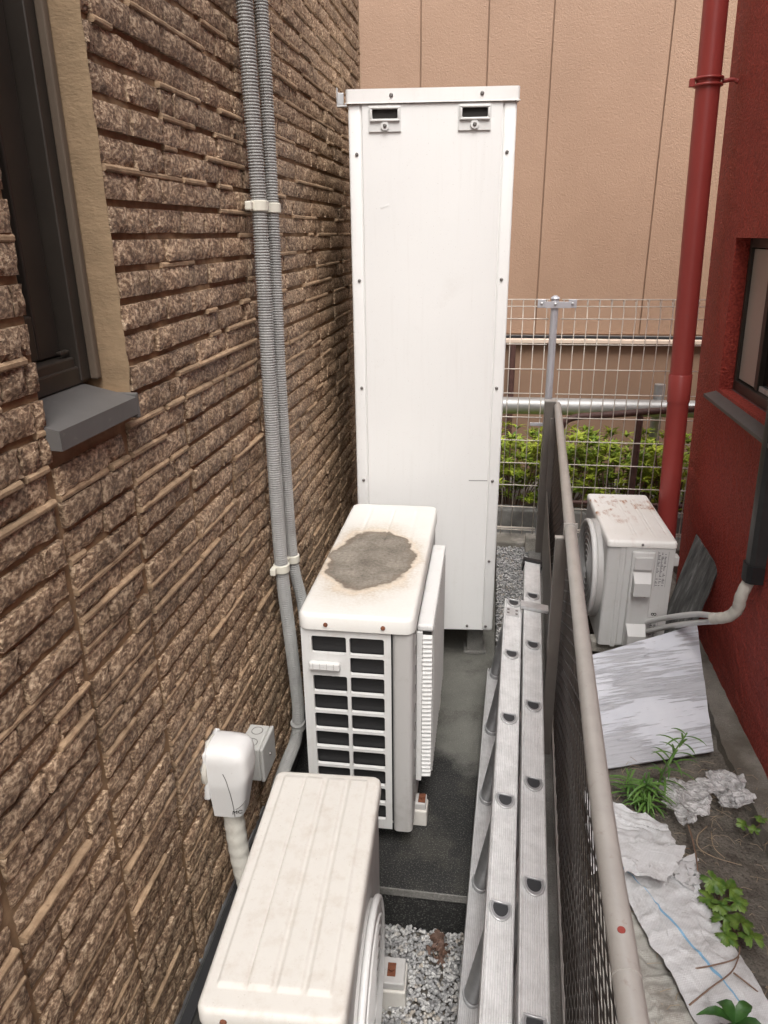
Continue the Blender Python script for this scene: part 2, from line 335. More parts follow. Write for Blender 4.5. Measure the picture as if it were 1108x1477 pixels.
# ------------------------------------------------------------------ mesh helpers
ORG = {}
def thing(name, label, cat, loc=(0, 0, 0), rot=(0, 0, 0), group=None, world=True):
    o = bpy.data.objects.new(name, None); col.objects.link(o); o.empty_display_size = .05
    o.location = loc; o.rotation_euler = rot; tag(o, label, cat, group)
    ORG[o.name] = Vector(loc) if world else Vector((0, 0, 0))
    return o
def tag(o, label=None, cat=None, group=None, kind=None):
    if label: o['label'] = label
    if cat: o['category'] = cat
    if group: o['group'] = group
    if kind: o['kind'] = kind
    return o
class MB:
    def __init__(s): s.v, s.f = [], []
    def add(s, vs, fs):
        o = len(s.v); s.v += [Vector(q) for q in vs]; s.f += [tuple(i + o for i in f) for f in fs]; return s
    def box(s, x0, x1, y0, y1, z0, z1):
        return s.add([(x0, y0, z0), (x1, y0, z0), (x1, y1, z0), (x0, y1, z0), (x0, y0, z1), (x1, y0, z1), (x1, y1, z1), (x0, y1, z1)],
                     [(0, 3, 2, 1), (4, 5, 6, 7), (0, 1, 5, 4), (1, 2, 6, 5), (2, 3, 7, 6), (3, 0, 4, 7)])
    def bbox(s, x0, x1, y0, y1, z0, z1, r=.004, seg=2):      # bevelled box
        bm = bmesh.new(); bmesh.ops.create_cube(bm, size=1)
        for q in bm.verts: q.co = Vector(((x0 + x1) / 2 + q.co.x * (x1 - x0), (y0 + y1) / 2 + q.co.y * (y1 - y0), (z0 + z1) / 2 + q.co.z * (z1 - z0)))
        bmesh.ops.bevel(bm, geom=bm.edges[:], offset=r, segments=seg, profile=.5, affect='EDGES')
        return s.bm(bm)
    def bm(s, bm):
        bm.verts.index_update(); s.add([q.co.copy() for q in bm.verts], [tuple(q.index for q in f.verts) for f in bm.faces]); bm.free(); return s
    def vbox(s, x0, x1, y0, y1, z0, z1, r=.02, seg=4):        # box with rounded vertical edges
        pts = []
        for cx, cy, a0 in ((x1 - r, y1 - r, 0), (x0 + r, y1 - r, 90), (x0 + r, y0 + r, 180), (x1 - r, y0 + r, 270)):
            for k in range(seg + 1):
                a = R_(a0 + 90 * k / seg); pts.append((cx + r * math.cos(a), cy + r * math.sin(a)))
        n = len(pts)
        return s.add([(x, y, z0) for x, y in pts] + [(x, y, z1) for x, y in pts],
                     [tuple(range(n - 1, -1, -1)), tuple(range(n, 2 * n))] + [(i, (i + 1) % n, n + (i + 1) % n, n + i) for i in range(n)])
    def tube(s, pts, r, n=10, cap=True, up=None):
        pts = [Vector(p) for p in pts]; rings = []; m = len(pts)
        rr = r if callable(r) else (lambda i: r)
        t0 = (pts[1] - pts[0]).normalized(); a = up or (Vector((0, 0, 1)) if abs(t0.z) < .9 else Vector((1, 0, 0)))
        nx = t0.cross(Vector(a)).normalized()
        vs = []
        for i, p in enumerate(pts):
            t = (pts[min(i + 1, m - 1)] - pts[max(i - 1, 0)]).normalized()
            nx = (nx - t * nx.dot(t)).normalized(); ny = t.cross(nx)
            for k in range(n):
                q = 2 * math.pi * k / n; vs.append(p + (nx * math.cos(q) + ny * math.sin(q)) * rr(i))
        fs = [(i * n + k, i * n + (k + 1) % n, (i + 1) * n + (k + 1) % n, (i + 1) * n + k) for i in range(m - 1) for k in range(n)]
        if cap: fs += [tuple(range(n - 1, -1, -1)), tuple(range((m - 1) * n, m * n))]
        return s.add(vs, fs)
    def bar(s, a, b, wa, wb, up=(0, 0, 1)):                    # rectangular bar a->b
        a, b = Vector(a), Vector(b); t = (b - a).normalized(); u = Vector(up); sx = t.cross(u).normalized() * wa / 2; sz = sx.cross(t).normalized() * wb / 2
        vs = [q + i * sx + j * sz for q in (a, b) for i, j in ((-1, -1), (1, -1), (1, 1), (-1, 1))]
        return s.add(vs, [(3, 2, 1, 0), (4, 5, 6, 7), (0, 1, 5, 4), (1, 2, 6, 5), (2, 3, 7, 6), (3, 0, 4, 7)])
    def prism(s, poly, off):                                    # polygon (list of Vectors) extruded along off
        off = Vector(off); n = len(poly); vs = [Vector(p) for p in poly] + [Vector(p) + off for p in poly]
        return s.add(vs, [tuple(range(n - 1, -1, -1)), tuple(range(n, 2 * n))] + [(i, (i + 1) % n, n + (i + 1) % n, n + i) for i in range(n)])
    def grid(s, nu, nv, fn):
        vs = [fn(i / nu, j / nv) for j in range(nv + 1) for i in range(nu + 1)]; k = nu + 1
        return s.add(vs, [(j * k + i, j * k + i + 1, (j + 1) * k + i + 1, (j + 1) * k + i) for j in range(nv) for i in range(nu)])
    def plate(s, cells, t, to):                                  # cells: (outer rect, inner rect|None, radius); to(u, v, d) -> 3D
        for (a0, a1, b0, b1), inn, r in cells:
            oc = [(a1, b1), (a0, b1), (a0, b0), (a1, b0)]
            if inn is None:
                s.add([to(u, v, 0) for u, v in oc], [(0, 1, 2, 3)]); continue
            i0, i1, j0, j1 = inn; K = 3; loop = []
            for cx, cy, aa in ((i1 - r, j1 - r, 0), (i0 + r, j1 - r, 90), (i0 + r, j0 + r, 180), (i1 - r, j0 + r, 270)):
                for k in range(K + 1):
                    q = R_(aa + 90 * k / K); loop.append((cx + r * math.cos(q), cy + r * math.sin(q)))
            n = len(loop); vs = [to(u, v, 0) for u, v in oc] + [to(u, v, 0) for u, v in loop] + [to(u, v, t) for u, v in loop]; fs = []
            for c in range(4):
                for k in range(K): fs.append((c, 4 + c * (K + 1) + k + 1, 4 + c * (K + 1) + k)[::-1])
                fs.append((c, (c + 1) % 4, 4 + ((c + 1) % 4) * (K + 1), 4 + c * (K + 1) + K))
            fs += [(4 + i, 4 + (i + 1) % n, 4 + n + (i + 1) % n, 4 + n + i)[::-1] for i in range(n)]
            s.add(vs, fs)
        return s
    def mesh(s, name):
        me = bpy.data.meshes.new(name); me.from_pydata([tuple(q) for q in s.v], [], s.f); me.update(); return me
    def obj(s, name, m, parent=None, smooth=False, angle=None):
        if parent is not None and ORG.get(parent.name) is not None:
            o0 = ORG[parent.name]; s.v = [q - o0 for q in s.v]
        me = s.mesh(name); me.materials.append(m)
        bm = bmesh.new(); bm.from_mesh(me); bmesh.ops.recalc_face_normals(bm, faces=bm.faces[:]) if not getattr(s, 'keep', False) else None
        bm.to_mesh(me); bm.free()
        if smooth:
            for p in me.polygons: p.use_smooth = True
            if angle: me.set_sharp_from_angle(angle=R_(angle))
        o = bpy.data.objects.new(name, me); col.objects.link(o)
        if parent is not None: o.parent = parent; ORG[o.name] = ORG.get(parent.name, Vector())
        return o
def centre_obj(mb, name, m, label, cat, group=None, kind=None, smooth=False, angle=None):
    lo = Vector((min(q.x for q in mb.v), min(q.y for q in mb.v), min(q.z for q in mb.v))); hi = Vector((max(q.x for q in mb.v), max(q.y for q in mb.v), max(q.z for q in mb.v)))
    c = Vector(((lo.x + hi.x) / 2, (lo.y + hi.y) / 2, lo.z)); mb.v = [q - c for q in mb.v]
    o = mb.obj(name, m, None, smooth, angle); o.location = c; return tag(o, label, cat, group, kind)
def struct(name, mb, m): return tag(mb.obj(name, m), kind='structure')
def screw(parent, p, nrm, r=.006, m=None):
    p = Vector(p); n_ = Vector(nrm); return MB().tube([p, p + n_ * .0025, p + n_ * .0045], lambda i: (r, r, r * .6)[i], 8).obj('screw', m or M_SCREW, parent, True, 40)
def text_mesh(body, size, m, parent, mw, name, depth=.0004):
    cu = bpy.data.curves.new(name, 'FONT'); cu.body = body; cu.size = size; cu.extrude = depth; cu.align_x = 'CENTER'; cu.align_y = 'CENTER'
    t = bpy.data.objects.new(name, cu); col.objects.link(t)
    dg = bpy.context.evaluated_depsgraph_get(); me = bpy.data.meshes.new_from_object(t.evaluated_get(dg))
    bpy.data.objects.remove(t); me.transform(mw); me.materials.clear(); me.materials.append(m)
    if parent is not None:
        me.transform(Matrix.Translation(-ORG.get(parent.name, Vector())))
    o = bpy.data.objects.new(name, me); col.objects.link(o)
    if parent is not None: o.parent = parent
    return o
def spline(pts, n):
    pts = [Vector(p) for p in pts]; out = []
    q = [pts[0] * 2 - pts[1]] + pts + [pts[-1] * 2 - pts[-2]]
    for i in range(1, len(q) - 2):
        p0, p1, p2, p3 = q[i - 1:i + 3]
        for k in range(n):
            t = k / n; out.append(.5 * ((2 * p1) + (p2 - p0) * t + (2 * p0 - 5 * p1 + 4 * p2 - p3) * t * t + (3 * p1 - p0 - 3 * p2 + p3) * t ** 3))
    return out + [pts[-1]]
def resample(pts, step):
    out = [pts[0].copy()]; acc = 0
    for a, b in zip(pts, pts[1:]):
        L = (b - a).length; d = step - acc
        while d <= L: out.append(a + (b - a) * (d / L)); d += step
        acc = (acc + L) % step if L else acc
    return out

# ================================================================== GROUND
struct('ground', MB().box(-150, 150, -150, 150, -.5, -.16), M_SOIL)
struct('concrete_pad', MB().bbox(-.66, .055, 1.452, 3.35, -.159, 0, .006), M_PAD)
struct('pad_edge', MB().bbox(-.655, .053, 1.4475, 1.4515, -.02, .003, .001), M_CONC)
# low soil strip right of the mesh fence, gently uneven
g = MB()
def soil(u, v):
    x = .20 + u * .75; y = -.6 + v * 4.4
    return Vector((x, y, -.012 + .030 * noise.noise(Vector((x * 3, y * 3, 1))) + .012 * noise.noise(Vector((x * 14, y * 14, 5))) - .02 * (1 - min(1, abs(u - .0) * 8))))
g.grid(40, 200, soil); struct('soil_strip', g, M_SOIL)
k = MB()
def strip(u, v):
    y = -.6 + v * 4.3; x = .79 + u * .13 + .06 * (1 - u) * noise.noise(Vector((y * 3.1, 0, 0))) + .02 * (1 - u) * noise.noise(Vector((y * 13, 4, 0)))
    return Vector((x, y, (.018 if u > .1 else -.03) + .012 * noise.noise(Vector((x * 9, y * 9, 3)))))
k.grid(10, 160, strip); struct('concrete_path', k, M_PATH)
# fence line (the mesh fence is not quite parallel to the wall)
def fx(y): return .178 + .036 * y
c = MB(); n_ = 40
for (dx0, dx1, z0, z1) in ((-.085, .055, -.159, .035),):
    ys = [-.6 + 4.45 * i / n_ for i in range(n_ + 1)]
    vs = []; 
    for y in ys:
        wob = .003 * noise.noise(Vector((y * 5, 1, 1)))
        vs += [(fx(y) + dx0, y, z0), (fx(y) + dx0, y, z1 - .006 + wob), (fx(y) + dx0 + .006, y, z1 + wob), (fx(y) + dx1, y, z1 + wob), (fx(y) + dx1, y, z0)]
    c.add(vs, [(i * 5 + a, i * 5 + a + 1, (i + 1) * 5 + a + 1, (i + 1) * 5 + a) for i in range(n_) for a in range(4)])
struct('concrete_kerb', c, M_CONC)
# kerb and apron under the wire fence, paving behind
struct('back_kerb', MB().bbox(-.9, 1.3, 3.74, 3.88, -.159, .045, .008), M_CURB)
struct('back_paving', MB().bbox(-3, 4, 3.884, 4.22, -.159, -.05, .006), M_CONC)
struct('planting_bed', MB().box(-3, 4, 4.224, 5.15, -.159, -.03), M_SOIL)
tag(MB().bbox(-3, 4, 4.20, 4.30, -.05, .06, .01).obj('hedge_kerb', M_CONC), kind='structure')

# gravel
def stones(name, area, n, parent=None, seed=1):
    rnd = random.Random(seed); base = []
    for k in range(10):
        bm = bmesh.new(); bmesh.ops.create_icosphere(bm, subdivisions=1, radius=1)
        for q in bm.verts:
            q.co *= .95 + .35 * noise.noise(q.co * 1.1 + Vector((k * 7, 0, 0))); q.co.z *= .68
        bm.verts.index_update(); base.append(([q.co.copy() for q in bm.verts], [tuple(x.index for x in f.verts) for f in bm.faces])); bm.free()
    mb = MB(); mb.keep = True
    for i in range(n):
        x, y, z = area(rnd)
        vs, fs = base[rnd.randrange(10)]; s_ = rnd.uniform(.0038, .0068) * (1.35 if rnd.random() < .1 else 1)
        rm = Matrix.Rotation(rnd.uniform(0, 6.3), 3, 'Z') @ Matrix.Rotation(rnd.uniform(-.6, .6), 3, 'X')
        mb.add([rm @ (q * s_) + Vector((x, y, z)) for q in vs], fs)
    return mb.obj(name, M_GRAVEL, None, True)
def ga(r):
    x = r.uniform(-.62, .13); y = r.uniform(.45, 1.448); return x, y, -.142 + .018 * (r.random() ** .7) + .015 * noise.noise(Vector((x * 6, y * 6, 0)))
tag(stones('gravel', ga, 26000), 'pale grey gravel between the front unit and the ladder', 'gravel', kind='stuff')
def gb(r):
    x = r.uniform(.06, .30); y = r.uniform(2.45, 3.73)
    return x, y, -.045 + .03 * r.random() + .05 * min(1, max(0, (y - 2.45) * 2)) - .01
tag(stones('gravel', gb, 11000, seed=5), 'pale grey gravel patch beside the tank at the back fence', 'gravel', kind='stuff')
struct('gravel_bed', MB().box(-.66, .5, -1.0, 1.450, -.1585, -.142), M_SOIL)
struct('back_gravel_bed', MB().box(.057, .31, 2.40, 3.738, -.1585, -.03), M_SOIL)

# ================================================================== LEFT HOUSE
XW = -.607                                  # plane of the mortar behind the stones
house = thing('stone_clad_house', 'house wall clad in rough brown split-face stone with a window at left', 'house', (-.7, 1.4, 0))
WY0, WY1, WZ0 = .905, 1.156, 1.375           # window opening
core = MB()
YE = 3.455
core.box(-1.2, XW, -1.5, WY0, .06, 4.6); core.box(-1.2, XW, WY1, YE - .02, .06, 4.6); core.box(-1.2, XW, WY0, WY1, .06, WZ0); core.box(-1.2, XW, WY0, WY1, 2.9, 4.6)
core.obj('wall', M_MORTAR, house)
PITCH, BH, SH = .0497, .0384, .0104
LENS = (.055, .085, .115, .15, .19)
def brick_mesh(L, seed):
    nx, nz = max(5, int(L / .013)), 4
    mb = MB(); h = BH; sd_ = Vector((seed * 3.7, seed * 1.3, 0))
    def fn(u, v):
        y = (u - .5) * L; z = (v - .5) * h
        e = min(u * L, (1 - u) * L, v * h * 1.2, (1 - v) * h * 1.2)
        ed = max(0, 1 - e / .004)
        d = .0078 + .0026 * noise.noise(Vector((y * 30, z * 40, 0)) + sd_) + .0048 * noise.noise(Vector((y * 110, z * 130, 4)) + sd_) - .0030 * ed
        if u in (0, 1): y += .0012 * noise.noise(Vector((z * 90, u * 9, 7)) + sd_)
        if v in (0, 1): z += .0006 * noise.noise(Vector((y * 70, v * 9, 9)) + sd_)
        return Vector((d, y, z))
    mb.grid(nx, nz, fn); k = nx + 1; m_ = nz + 1
    ring = [i for i in range(k)] + [j * k + nx for j in range(1, m_)] + [nz * k + i for i in range(nx - 1, -1, -1)] + [j * k for j in range(nz - 1, 0, -1)]
    o = len(mb.v); mb.v += [Vector((-.012, mb.v[i].y, mb.v[i].z)) for i in ring]; n = len(ring)
    mb.f += [(ring[i], o + i, o + (i + 1) % n, ring[(i + 1) % n]) for i in range(n)]
    mb.keep = True; return mb
def strip_mesh(L, seed):
    mb = MB(); mb.keep = True; n = max(3, int(L / .02)); vs = []; sd_ = Vector((seed * 5.1, 2, 0))
    for i in range(n + 1):
        y = (i / n - .5) * L; a = .0008 * noise.noise(Vector((y * 60, 0, 0)) + sd_); d = .0095 + .0008 * noise.noise(Vector((y * 40, 3, 0)) + sd_) 
        if i in (0, n): d -= .0006
        hz = SH / 2
        vs += [(-.012, y, -hz), (d - .002, y, -hz + a), (d, y, -hz + .0025 + a), (d, y, hz - .0035 + a), (d - .003, y, hz - a), (-.012, y, hz + a)]
    fs = [(i * 6 + a, (i + 1) * 6 + a, (i + 1) * 6 + a + 1, i * 6 + a + 1) for i in range(n) for a in range(5)] + [(5, 4, 3, 2, 1, 0), tuple(n * 6 + q for q in range(6))]
    mb.add(vs, fs); return mb
BV = {L: [brick_mesh(L, i + 10 * q) for i in range(5)] for q, L in enumerate(LENS)}
SV = {L: [strip_mesh(L, i + 20 * q) for i in range(2)] for q, L in enumerate(LENS)}
rnd = random.Random(21)
def cuts(y0, y1, fixed, lens, w):
    out = []; y = y0; stops = sorted(f for f in fixed if y0 < f < y1) + [y1]
    for st in stops:
        while st - y > .02:
            L = rnd.choices(lens, w)[0]; rem = st - y
            if rem < L * 1.35: L = rem
            out.append((y, y + L)); y += L
        y = st
    return out
LOWJ = [.641, .898, 1.12, 1.362, 1.60, 1.842, 2.08, 2.32, 2.56, 2.80, 3.04, 3.28]
bricks, strips = [], []
joint_seed = [rnd.uniform(-.05, .05) for _ in LOWJ]
for ci in range(58):
    zc = .085 + ci * PITCH + BH / 2
    if ci % 3 == 0: hi_j = [j + rnd.uniform(-.06, .06) for j in LOWJ if rnd.random() < .75]
    fixed = LOWJ if zc < 1.30 else hi_j
    spans = [(.02, YE)] if zc < WZ0 - .03 else [(.02, WY0), (WY1, YE)]
    for a, b in spans:
        for (p, q) in cuts(a, b, fixed, LENS, (1.5, 3, 4, 2.5, 1)):
            low = zc < 1.30 and any(abs(p - j) < .004 for j in LOWJ); lowq = zc < 1.30 and any(abs(q - j) < .004 for j in LOWJ)
            p2 = p + (.0075 if low else .0018) + (rnd.uniform(-.006, .004) if abs(p - WY1) < .001 else 0); q2 = q - (.0075 if lowq else .0018)
            bricks.append((p2, q2, zc + rnd.uniform(-.0008, .0008), rnd.choice((0, .0015, .0035, -.0015, -.003, .001))))
        y = a
        for (p, q) in cuts(a, b, fixed, LENS, (1, 1.5, 3, 4, 5)):
            r = rnd.random()
            if r < .37:
                if zc < 1.3: p, q = p + .0075, q - .0075
                strips.append((p, q, zc + BH / 2 + SH / 2 + .0008, rnd.uniform(-.002, .004)))
def view_size(y, z, L):
    c = Vector((XW, y, z - H)); d = c.length
    cc = c.dot(Vector((_X.x, _Y.x, _Z.x))); 
    fwd = c.dot(-back); rx = c.dot(right); ry = c.dot(up)
    if fwd < .05: return 0
    px, py = CX + F * rx / fwd, CY - F * ry / fwd
    if not (-40 < px < 1148 and -40 < py < 1517): return 0
    return L * abs(XW) / d ** 3
_smooth_cache = {}
def shared(var, key, m, nm):
    if key not in _smooth_cache:
        me = var.mesh(nm); me.materials.append(m)
        if nm == 'stone':
            for p in me.polygons: p.use_smooth = True
            me.set_sharp_from_angle(angle=R_(40))
        _smooth_cache[key] = me
    return _smooth_cache[key]
def lay(items, variants, m, nm, rest_name):
    items = sorted(items, key=lambda b: -view_size((b[0] + b[1]) / 2, b[2], b[1] - b[0])); rest = MB(); rest.keep = True
    for i, (p, q, z, dx) in enumerate(items):
        L = q - p; Lb = min(LENS, key=lambda t: abs(t - L)); k = rnd.randrange(len(variants[Lb])); loc = Vector((XW + dx, (p + q) / 2, z))
        if i < 300:
            o = bpy.data.objects.new(nm, shared(variants[Lb][k], (nm, Lb, k), m, nm)); col.objects.link(o); o.parent = house; o.location = loc - ORG[house.name]; o.scale = (1, L / Lb, 1)
        else:
            v = variants[Lb][k]; rest.add([Vector((w_.x, w_.y * L / Lb, w_.z)) + loc for w_ in v.v], v.f)
    o = rest.obj(rest_name, m, house, nm == 'stone', 40); o['kind'] = 'stuff'
lay(bricks, BV, M_BRICK, 'stone', 'farther_stones')
lay(strips, SV, M_LEDGE, 'ledge_stone', 'farther_ledge_stones')
# window
rv = MB()
def rvf(u, v):
    return Vector((-.595 - .070 * u - .004 * (1 - u) * (1 + noise.noise(Vector((v * 40, 0, 0)))), WY1 - .006 - .0006 * noise.noise(Vector((u * 9, v * 60, 0))), WZ0 - .01 + v * 1.5))
rv.grid(6, 120, rvf); rv.obj('window_reveal', M_REVEAL, house)
MB().box(-.74, -.622, WY0 + .002, WY0 + .006, WZ0, 2.88).obj('window_reveal', M_REVEAL, house)
wf = MB().bbox(-.76, -.660, WY1 - .046, WY1 - .010, 1.40, 2.88, .003)
wf.bbox(-.745, -.668, WY0 + .01, WY1 - .047, 1.402, 1.44, .003); wfo = wf.obj('window_frame', M_FRAME, house)
MB().bbox(-.742, -.690, WY1 - .105, WY1 - .048, 1.442, 2.88, .003).obj('sash_stile', M_FRAME, wfo)
MB().bbox(-.741, -.6905, WY0 + .01, WY1 - .1065, 1.442, 1.51, .003).obj('sash_rail', M_FRAME, wfo)
MB().box(-.718, -.712, WY0 + .01, WY1 - .10, 1.50, 2.87).obj('window_pane', M_GLASS, house)
MB().bbox(-.682, -.672, WY1 - .075, WY1 - .050, 1.446, 1.452, .002).obj('sash_runner', M_FRAME, wfo)
s = MB(); y0, y1 = .895, 1.122
s.add([(-.68, y0, 1.398), (-.68, y1, 1.398), (-.578, y1, 1.374), (-.578, y0, 1.374), (-.70, y0, 1.35), (-.70, y1, 1.35), (-.578, y1, 1.346), (-.578, y0, 1.346)],
      [(0, 1, 2, 3), (3, 2, 6, 7), (7, 6, 5, 4), (0, 3, 7, 4), (1, 5, 6, 2)])
so_ = s.obj('window_sill', M_SILL, house)
MB().bbox(-.674, -.664, y0 + .012, y1 + .018, 1.396, 1.425, .003).obj('sill_upstand', M_FRAME, so_)
MB().bbox(-.640, -.578, y1 + .0005, y1 + .010, 1.339, 1.380, .002).obj('sill_end_cap', M_SILL, so_)
MB().bbox(-.6595, -.645, WY1 - .024, WY1 - .0105, 1.40, 2.87, .003).obj('sealant_shade_strip', M_SEAL_SHADE, house)  # thin strip that draws the shading along the frame's sealant line
# base flashing along the foot of the wall
fl = MB().bbox(-.60, -.575, -1.2, YE - .03, .052, .064, .002); flo = fl.obj('base_flashing', M_DARK, house)
MB().bbox(-.607, -.602, -1.2, YE - .03, .064, .080, .001).obj('flashing_edge', M_ALUPLAIN, flo)
MB().bbox(-.64, -.583, -1.2, YE - .03, -.157, .050, .003).obj('foundation', M_CONC, house)
# corner return stones at the far end
MB().box(-1.2, -.60, YE - .018, YE + .004, .07, 4.6).obj('corner_face', M_LEDGE, house)

# ================================================================== FAR BUILDING
YF = 5.2
far = thing('tan_building', 'tan textured panel building closing the far end of the passage', 'building', (0, YF + .3, 0))
xs = [ony for ony in (P(607, 60, y=YF).x, P(704, 60, y=YF).x, P(797, 60, y=YF).x, P(968, 60, y=YF).x)]
edges = [xs[0] - 2.6, xs[0] - 1.8, xs[0] - 1.38, xs[0] - .95, xs[0] - .42] + xs + [xs[-1] + .42, xs[-1] + .85, xs[-1] + 1.6, xs[-1] + 2.4]
zl = P(800, 488, y=YF).z
for a, b in zip(edges, edges[1:]):
    MB().bbox(a + .004, b - .004, YF, YF + .02, zl + .03, 4.3, .003).obj('siding_panel', M_PANEL, far)
MB().box(edges[0], edges[-1], YF + .012, YF + .4, zl + .02, 4.3).obj('wall', M_LOWWALL, far)
MB().bbox(edges[0], edges[-1], YF - .045, YF + .01, zl - .028, zl - .002, .003).obj('ledge_flashing', M_LEDGEW, far)
MB().box(edges[0], edges[-1], YF + .006, YF + .38, -.3, zl - .03).obj('lower_wall', M_LOWWALL, far)

# ================================================================== RED BUILDING
LEAN = R_(1.9)
red = thing('red_stucco_building', 'dark red rough stucco building on the right with a window', 'building', (.90, 3.30, 0), (0, -LEAN, 0), world=False)
# local: x into the building, y back along the wall (negative = toward the viewer), z up
ry0, ry1, rz0, rz1 = -1.10, -.315, 1.045, 1.595
wl = MB()
ys = [-4.5, ry0, ry1, 0]; zs = [-.2, rz0, rz1, 3.3]
for i in range(3):
    for j in range(3):
        if i == 1 and j == 1: continue
        nu = max(2, int((ys[i + 1] - ys[i]) / .03)); nv = max(2, int(min(3, (zs[j + 1] - zs[j])) / .03))
        wl.grid(min(nu, 60), min(nv, 90), lambda u, v, i=i, j=j: Vector((.004 * noise.noise(Vector((u * 30, v * 30, i * 3 + j))) * (0 if u in (0, 1) or v in (0, 1) else 1), ys[i] + u * (ys[i + 1] - ys[i]), zs[j] + v * (zs[j + 1] - zs[j]))))
d_ = .085
wl.add([(0, ry0, rz0), (0, ry1, rz0), (0, ry1, rz1), (0, ry0, rz1), (d_, ry0, rz0), (d_, ry1, rz0), (d_, ry1, rz1), (d_, ry0, rz1)], [(0, 1, 5, 4), (1, 2, 6, 5), (2, 3, 7, 6), (3, 0, 4, 7)])
wl.add([(0, 0, -.2), (0, 0, 3.3), (3, 0, 3.3), (3, 0, -.2), (0, -4.5, -.2), (0, -4.5, 3.3), (3, -4.5, 3.3), (3, -4.5, -.2)], [(0, 1, 2, 3), (4, 7, 6, 5), (1, 5, 6, 2), (2, 6, 7, 3)])
wl.obj('wall', M_STUCCO, red)
fr = MB(); fr.bbox(.05, .10, ry1 - .022, ry1 - .001, rz0 + .002, rz1 - .002, .002); fr.bbox(.05, .10, ry0, ry1 - .0225, rz1 - .035, rz1 - .002, .002); fr.bbox(.05, .10, ry0, ry1 - .0225, rz0 + .002, rz0 + .038, .002)
fro = fr.obj('window_frame', M_FRAME, red)
MB().bbox(.060, .092, -.555, -.520, rz0 + .04, rz1 - .036, .002).obj('meeting_stile', M_FRAME, fro)
MB().bbox(.062, .070, -.519, ry1 - .024, rz0 + .045, rz1 - .04, .001).obj('frosted_pane', M_FROST, red)
MB().bbox(.078, .084, ry0, -.556, rz0 + .04, rz1 - .036, .001).obj('dark_pane', M_GLASS, red)
MB().bbox(.066, .076, ry0, -.556, rz0 + .040, rz0 + .058, .001).obj('sash_rail', M_ALUPLAIN, fro)
sl_ = MB(); sl_.add([(.05, ry0, rz0 + .001), (.05, ry1 + .03, rz0 + .001), (-.045, ry1 + .03, rz0 - .022), (-.045, ry0, rz0 - .022), (.05, ry0, rz0 - .04), (.05, ry1 + .03, rz0 - .04), (-.045, ry1 + .03, rz0 - .034), (-.045, ry0, rz0 - .034)],
      [(0, 1, 2, 3), (3, 2, 6, 7), (7, 6, 5, 4), (0, 3, 7, 4), (1, 5, 6, 2)]); sl_.obj('window_sill', M_SILL, red)

# ================================================================== HOT WATER TANK
TY = 2.55; TRZ = R_(5.0)
tw, th, tb = .522, 1.878, .155
tcx = (P(503, 147, y=TY).x + P(748, 130, y=TY).x) / 2
tank = thing('hot_water_tank', 'tall white hot water storage tank standing at the back of the passage', 'water tank', (tcx, TY, 0), (0, 0, TRZ), world=False)
hw = tw / 2
MB().vbox(-hw + .003, hw - .003, .004, .60, tb, tb + th - .035, .012).obj('casing', M_TANKTRIM, tank, True, 40)
fp = MB().bbox(-hw + .044, hw - .044, -.003, .010, tb + .004, tb + th - .039, .002); fp.obj('front_panel', M_TANK, tank)
for sx in (-1, 1):
    MB().bbox(min(sx * (hw - .001), sx * (hw - .0415)), max(sx * (hw - .001), sx * (hw - .0415)), -.001, .030, tb + .001, tb + th - .038, .007, 3).obj('edge_panel', M_TANK, tank, True, 40)
lid = MB().vbox(-hw - .006, hw + .006, -.008, .608, tb + th - .036, tb + th + .002, .014).obj('lid', M_TANKTRIM, tank, True, 40)
MB().box(-hw - .0075, hw + .0075, -.0095, -.0062, tb + th - .0375, tb + th - .0355).obj('lid_lip', M_TANKTRIM, lid)
for sx in (-.145, .132):
    hnd = MB(); cz = tb + th - .080
    hnd.plate([((-.05, .05, -.036, .036), (-.039, .039, .000, .026), .004)], .008, lambda u, v, d, sx=sx, cz=cz: Vector((sx + u, -.0085 + d, cz + v)))
    hnd.bbox(sx - .046, sx + .046, -.0155, -.0086, cz + .0265, cz + .032, .002); hnd.bbox(sx - .046, sx + .046, -.0155, -.0086, cz - .008, cz - .0015, .002)
    hnd.bbox(sx - .046, sx - .0395, -.0150, -.0086, cz - .0014, cz + .0264, .002); hnd.bbox(sx + .0395, sx + .046, -.0150, -.0086, cz - .0014, cz + .0264, .002)
    hnd.bbox(sx - .05, sx + .05, -.0084, -.0032, cz - .036, cz - .0005, .001); hnd.tube([(sx, -.0086, cz - .020), (sx, -.0135, cz - .020)], .013, 16)
    ho = hnd.obj('lifting_handle', M_HANDLE, tank, True, 40)
    MB().box(sx - .041, sx + .041, -.0046, -.0034, cz - .0003, cz + .028).obj('handle_slot', M_SLOT, ho)
    screw(ho, (sx, -.0136, cz - .020), (0, -1, 0), .006); screw(lid, (sx + .02, -.0082, tb + th - .016), (0, -1, 0), .006)
for zz in (1.70, 1.32, .96, .62, .30):
    for sx in (-1, 1): screw(tank, (sx * (hw - .026), -.0012, tb + zz), (0, -1, 0), .0055)
for sx in (-.12, .02, .16, hw - .028): screw(tank, (sx, -.0035, tb + .022), (0, -1, 0), .0055)
MB().add([(-.165, -.0031, 1.70), (-.135, -.0031, 1.712), (-.132, -.0031, 1.705), (-.160, -.0031, 1.694), (-.148, -.0062, 1.703)], [(0, 1, 4), (1, 2, 4), (2, 3, 4), (3, 0, 4)]).obj('small_dent', M_TANK, tank, True)
MB().bbox(hw - .112, hw - .045, -.0036, -.0031, tb + .620, tb + .624, .0002).obj('grey_scrape', M_CONDUIT, tank)
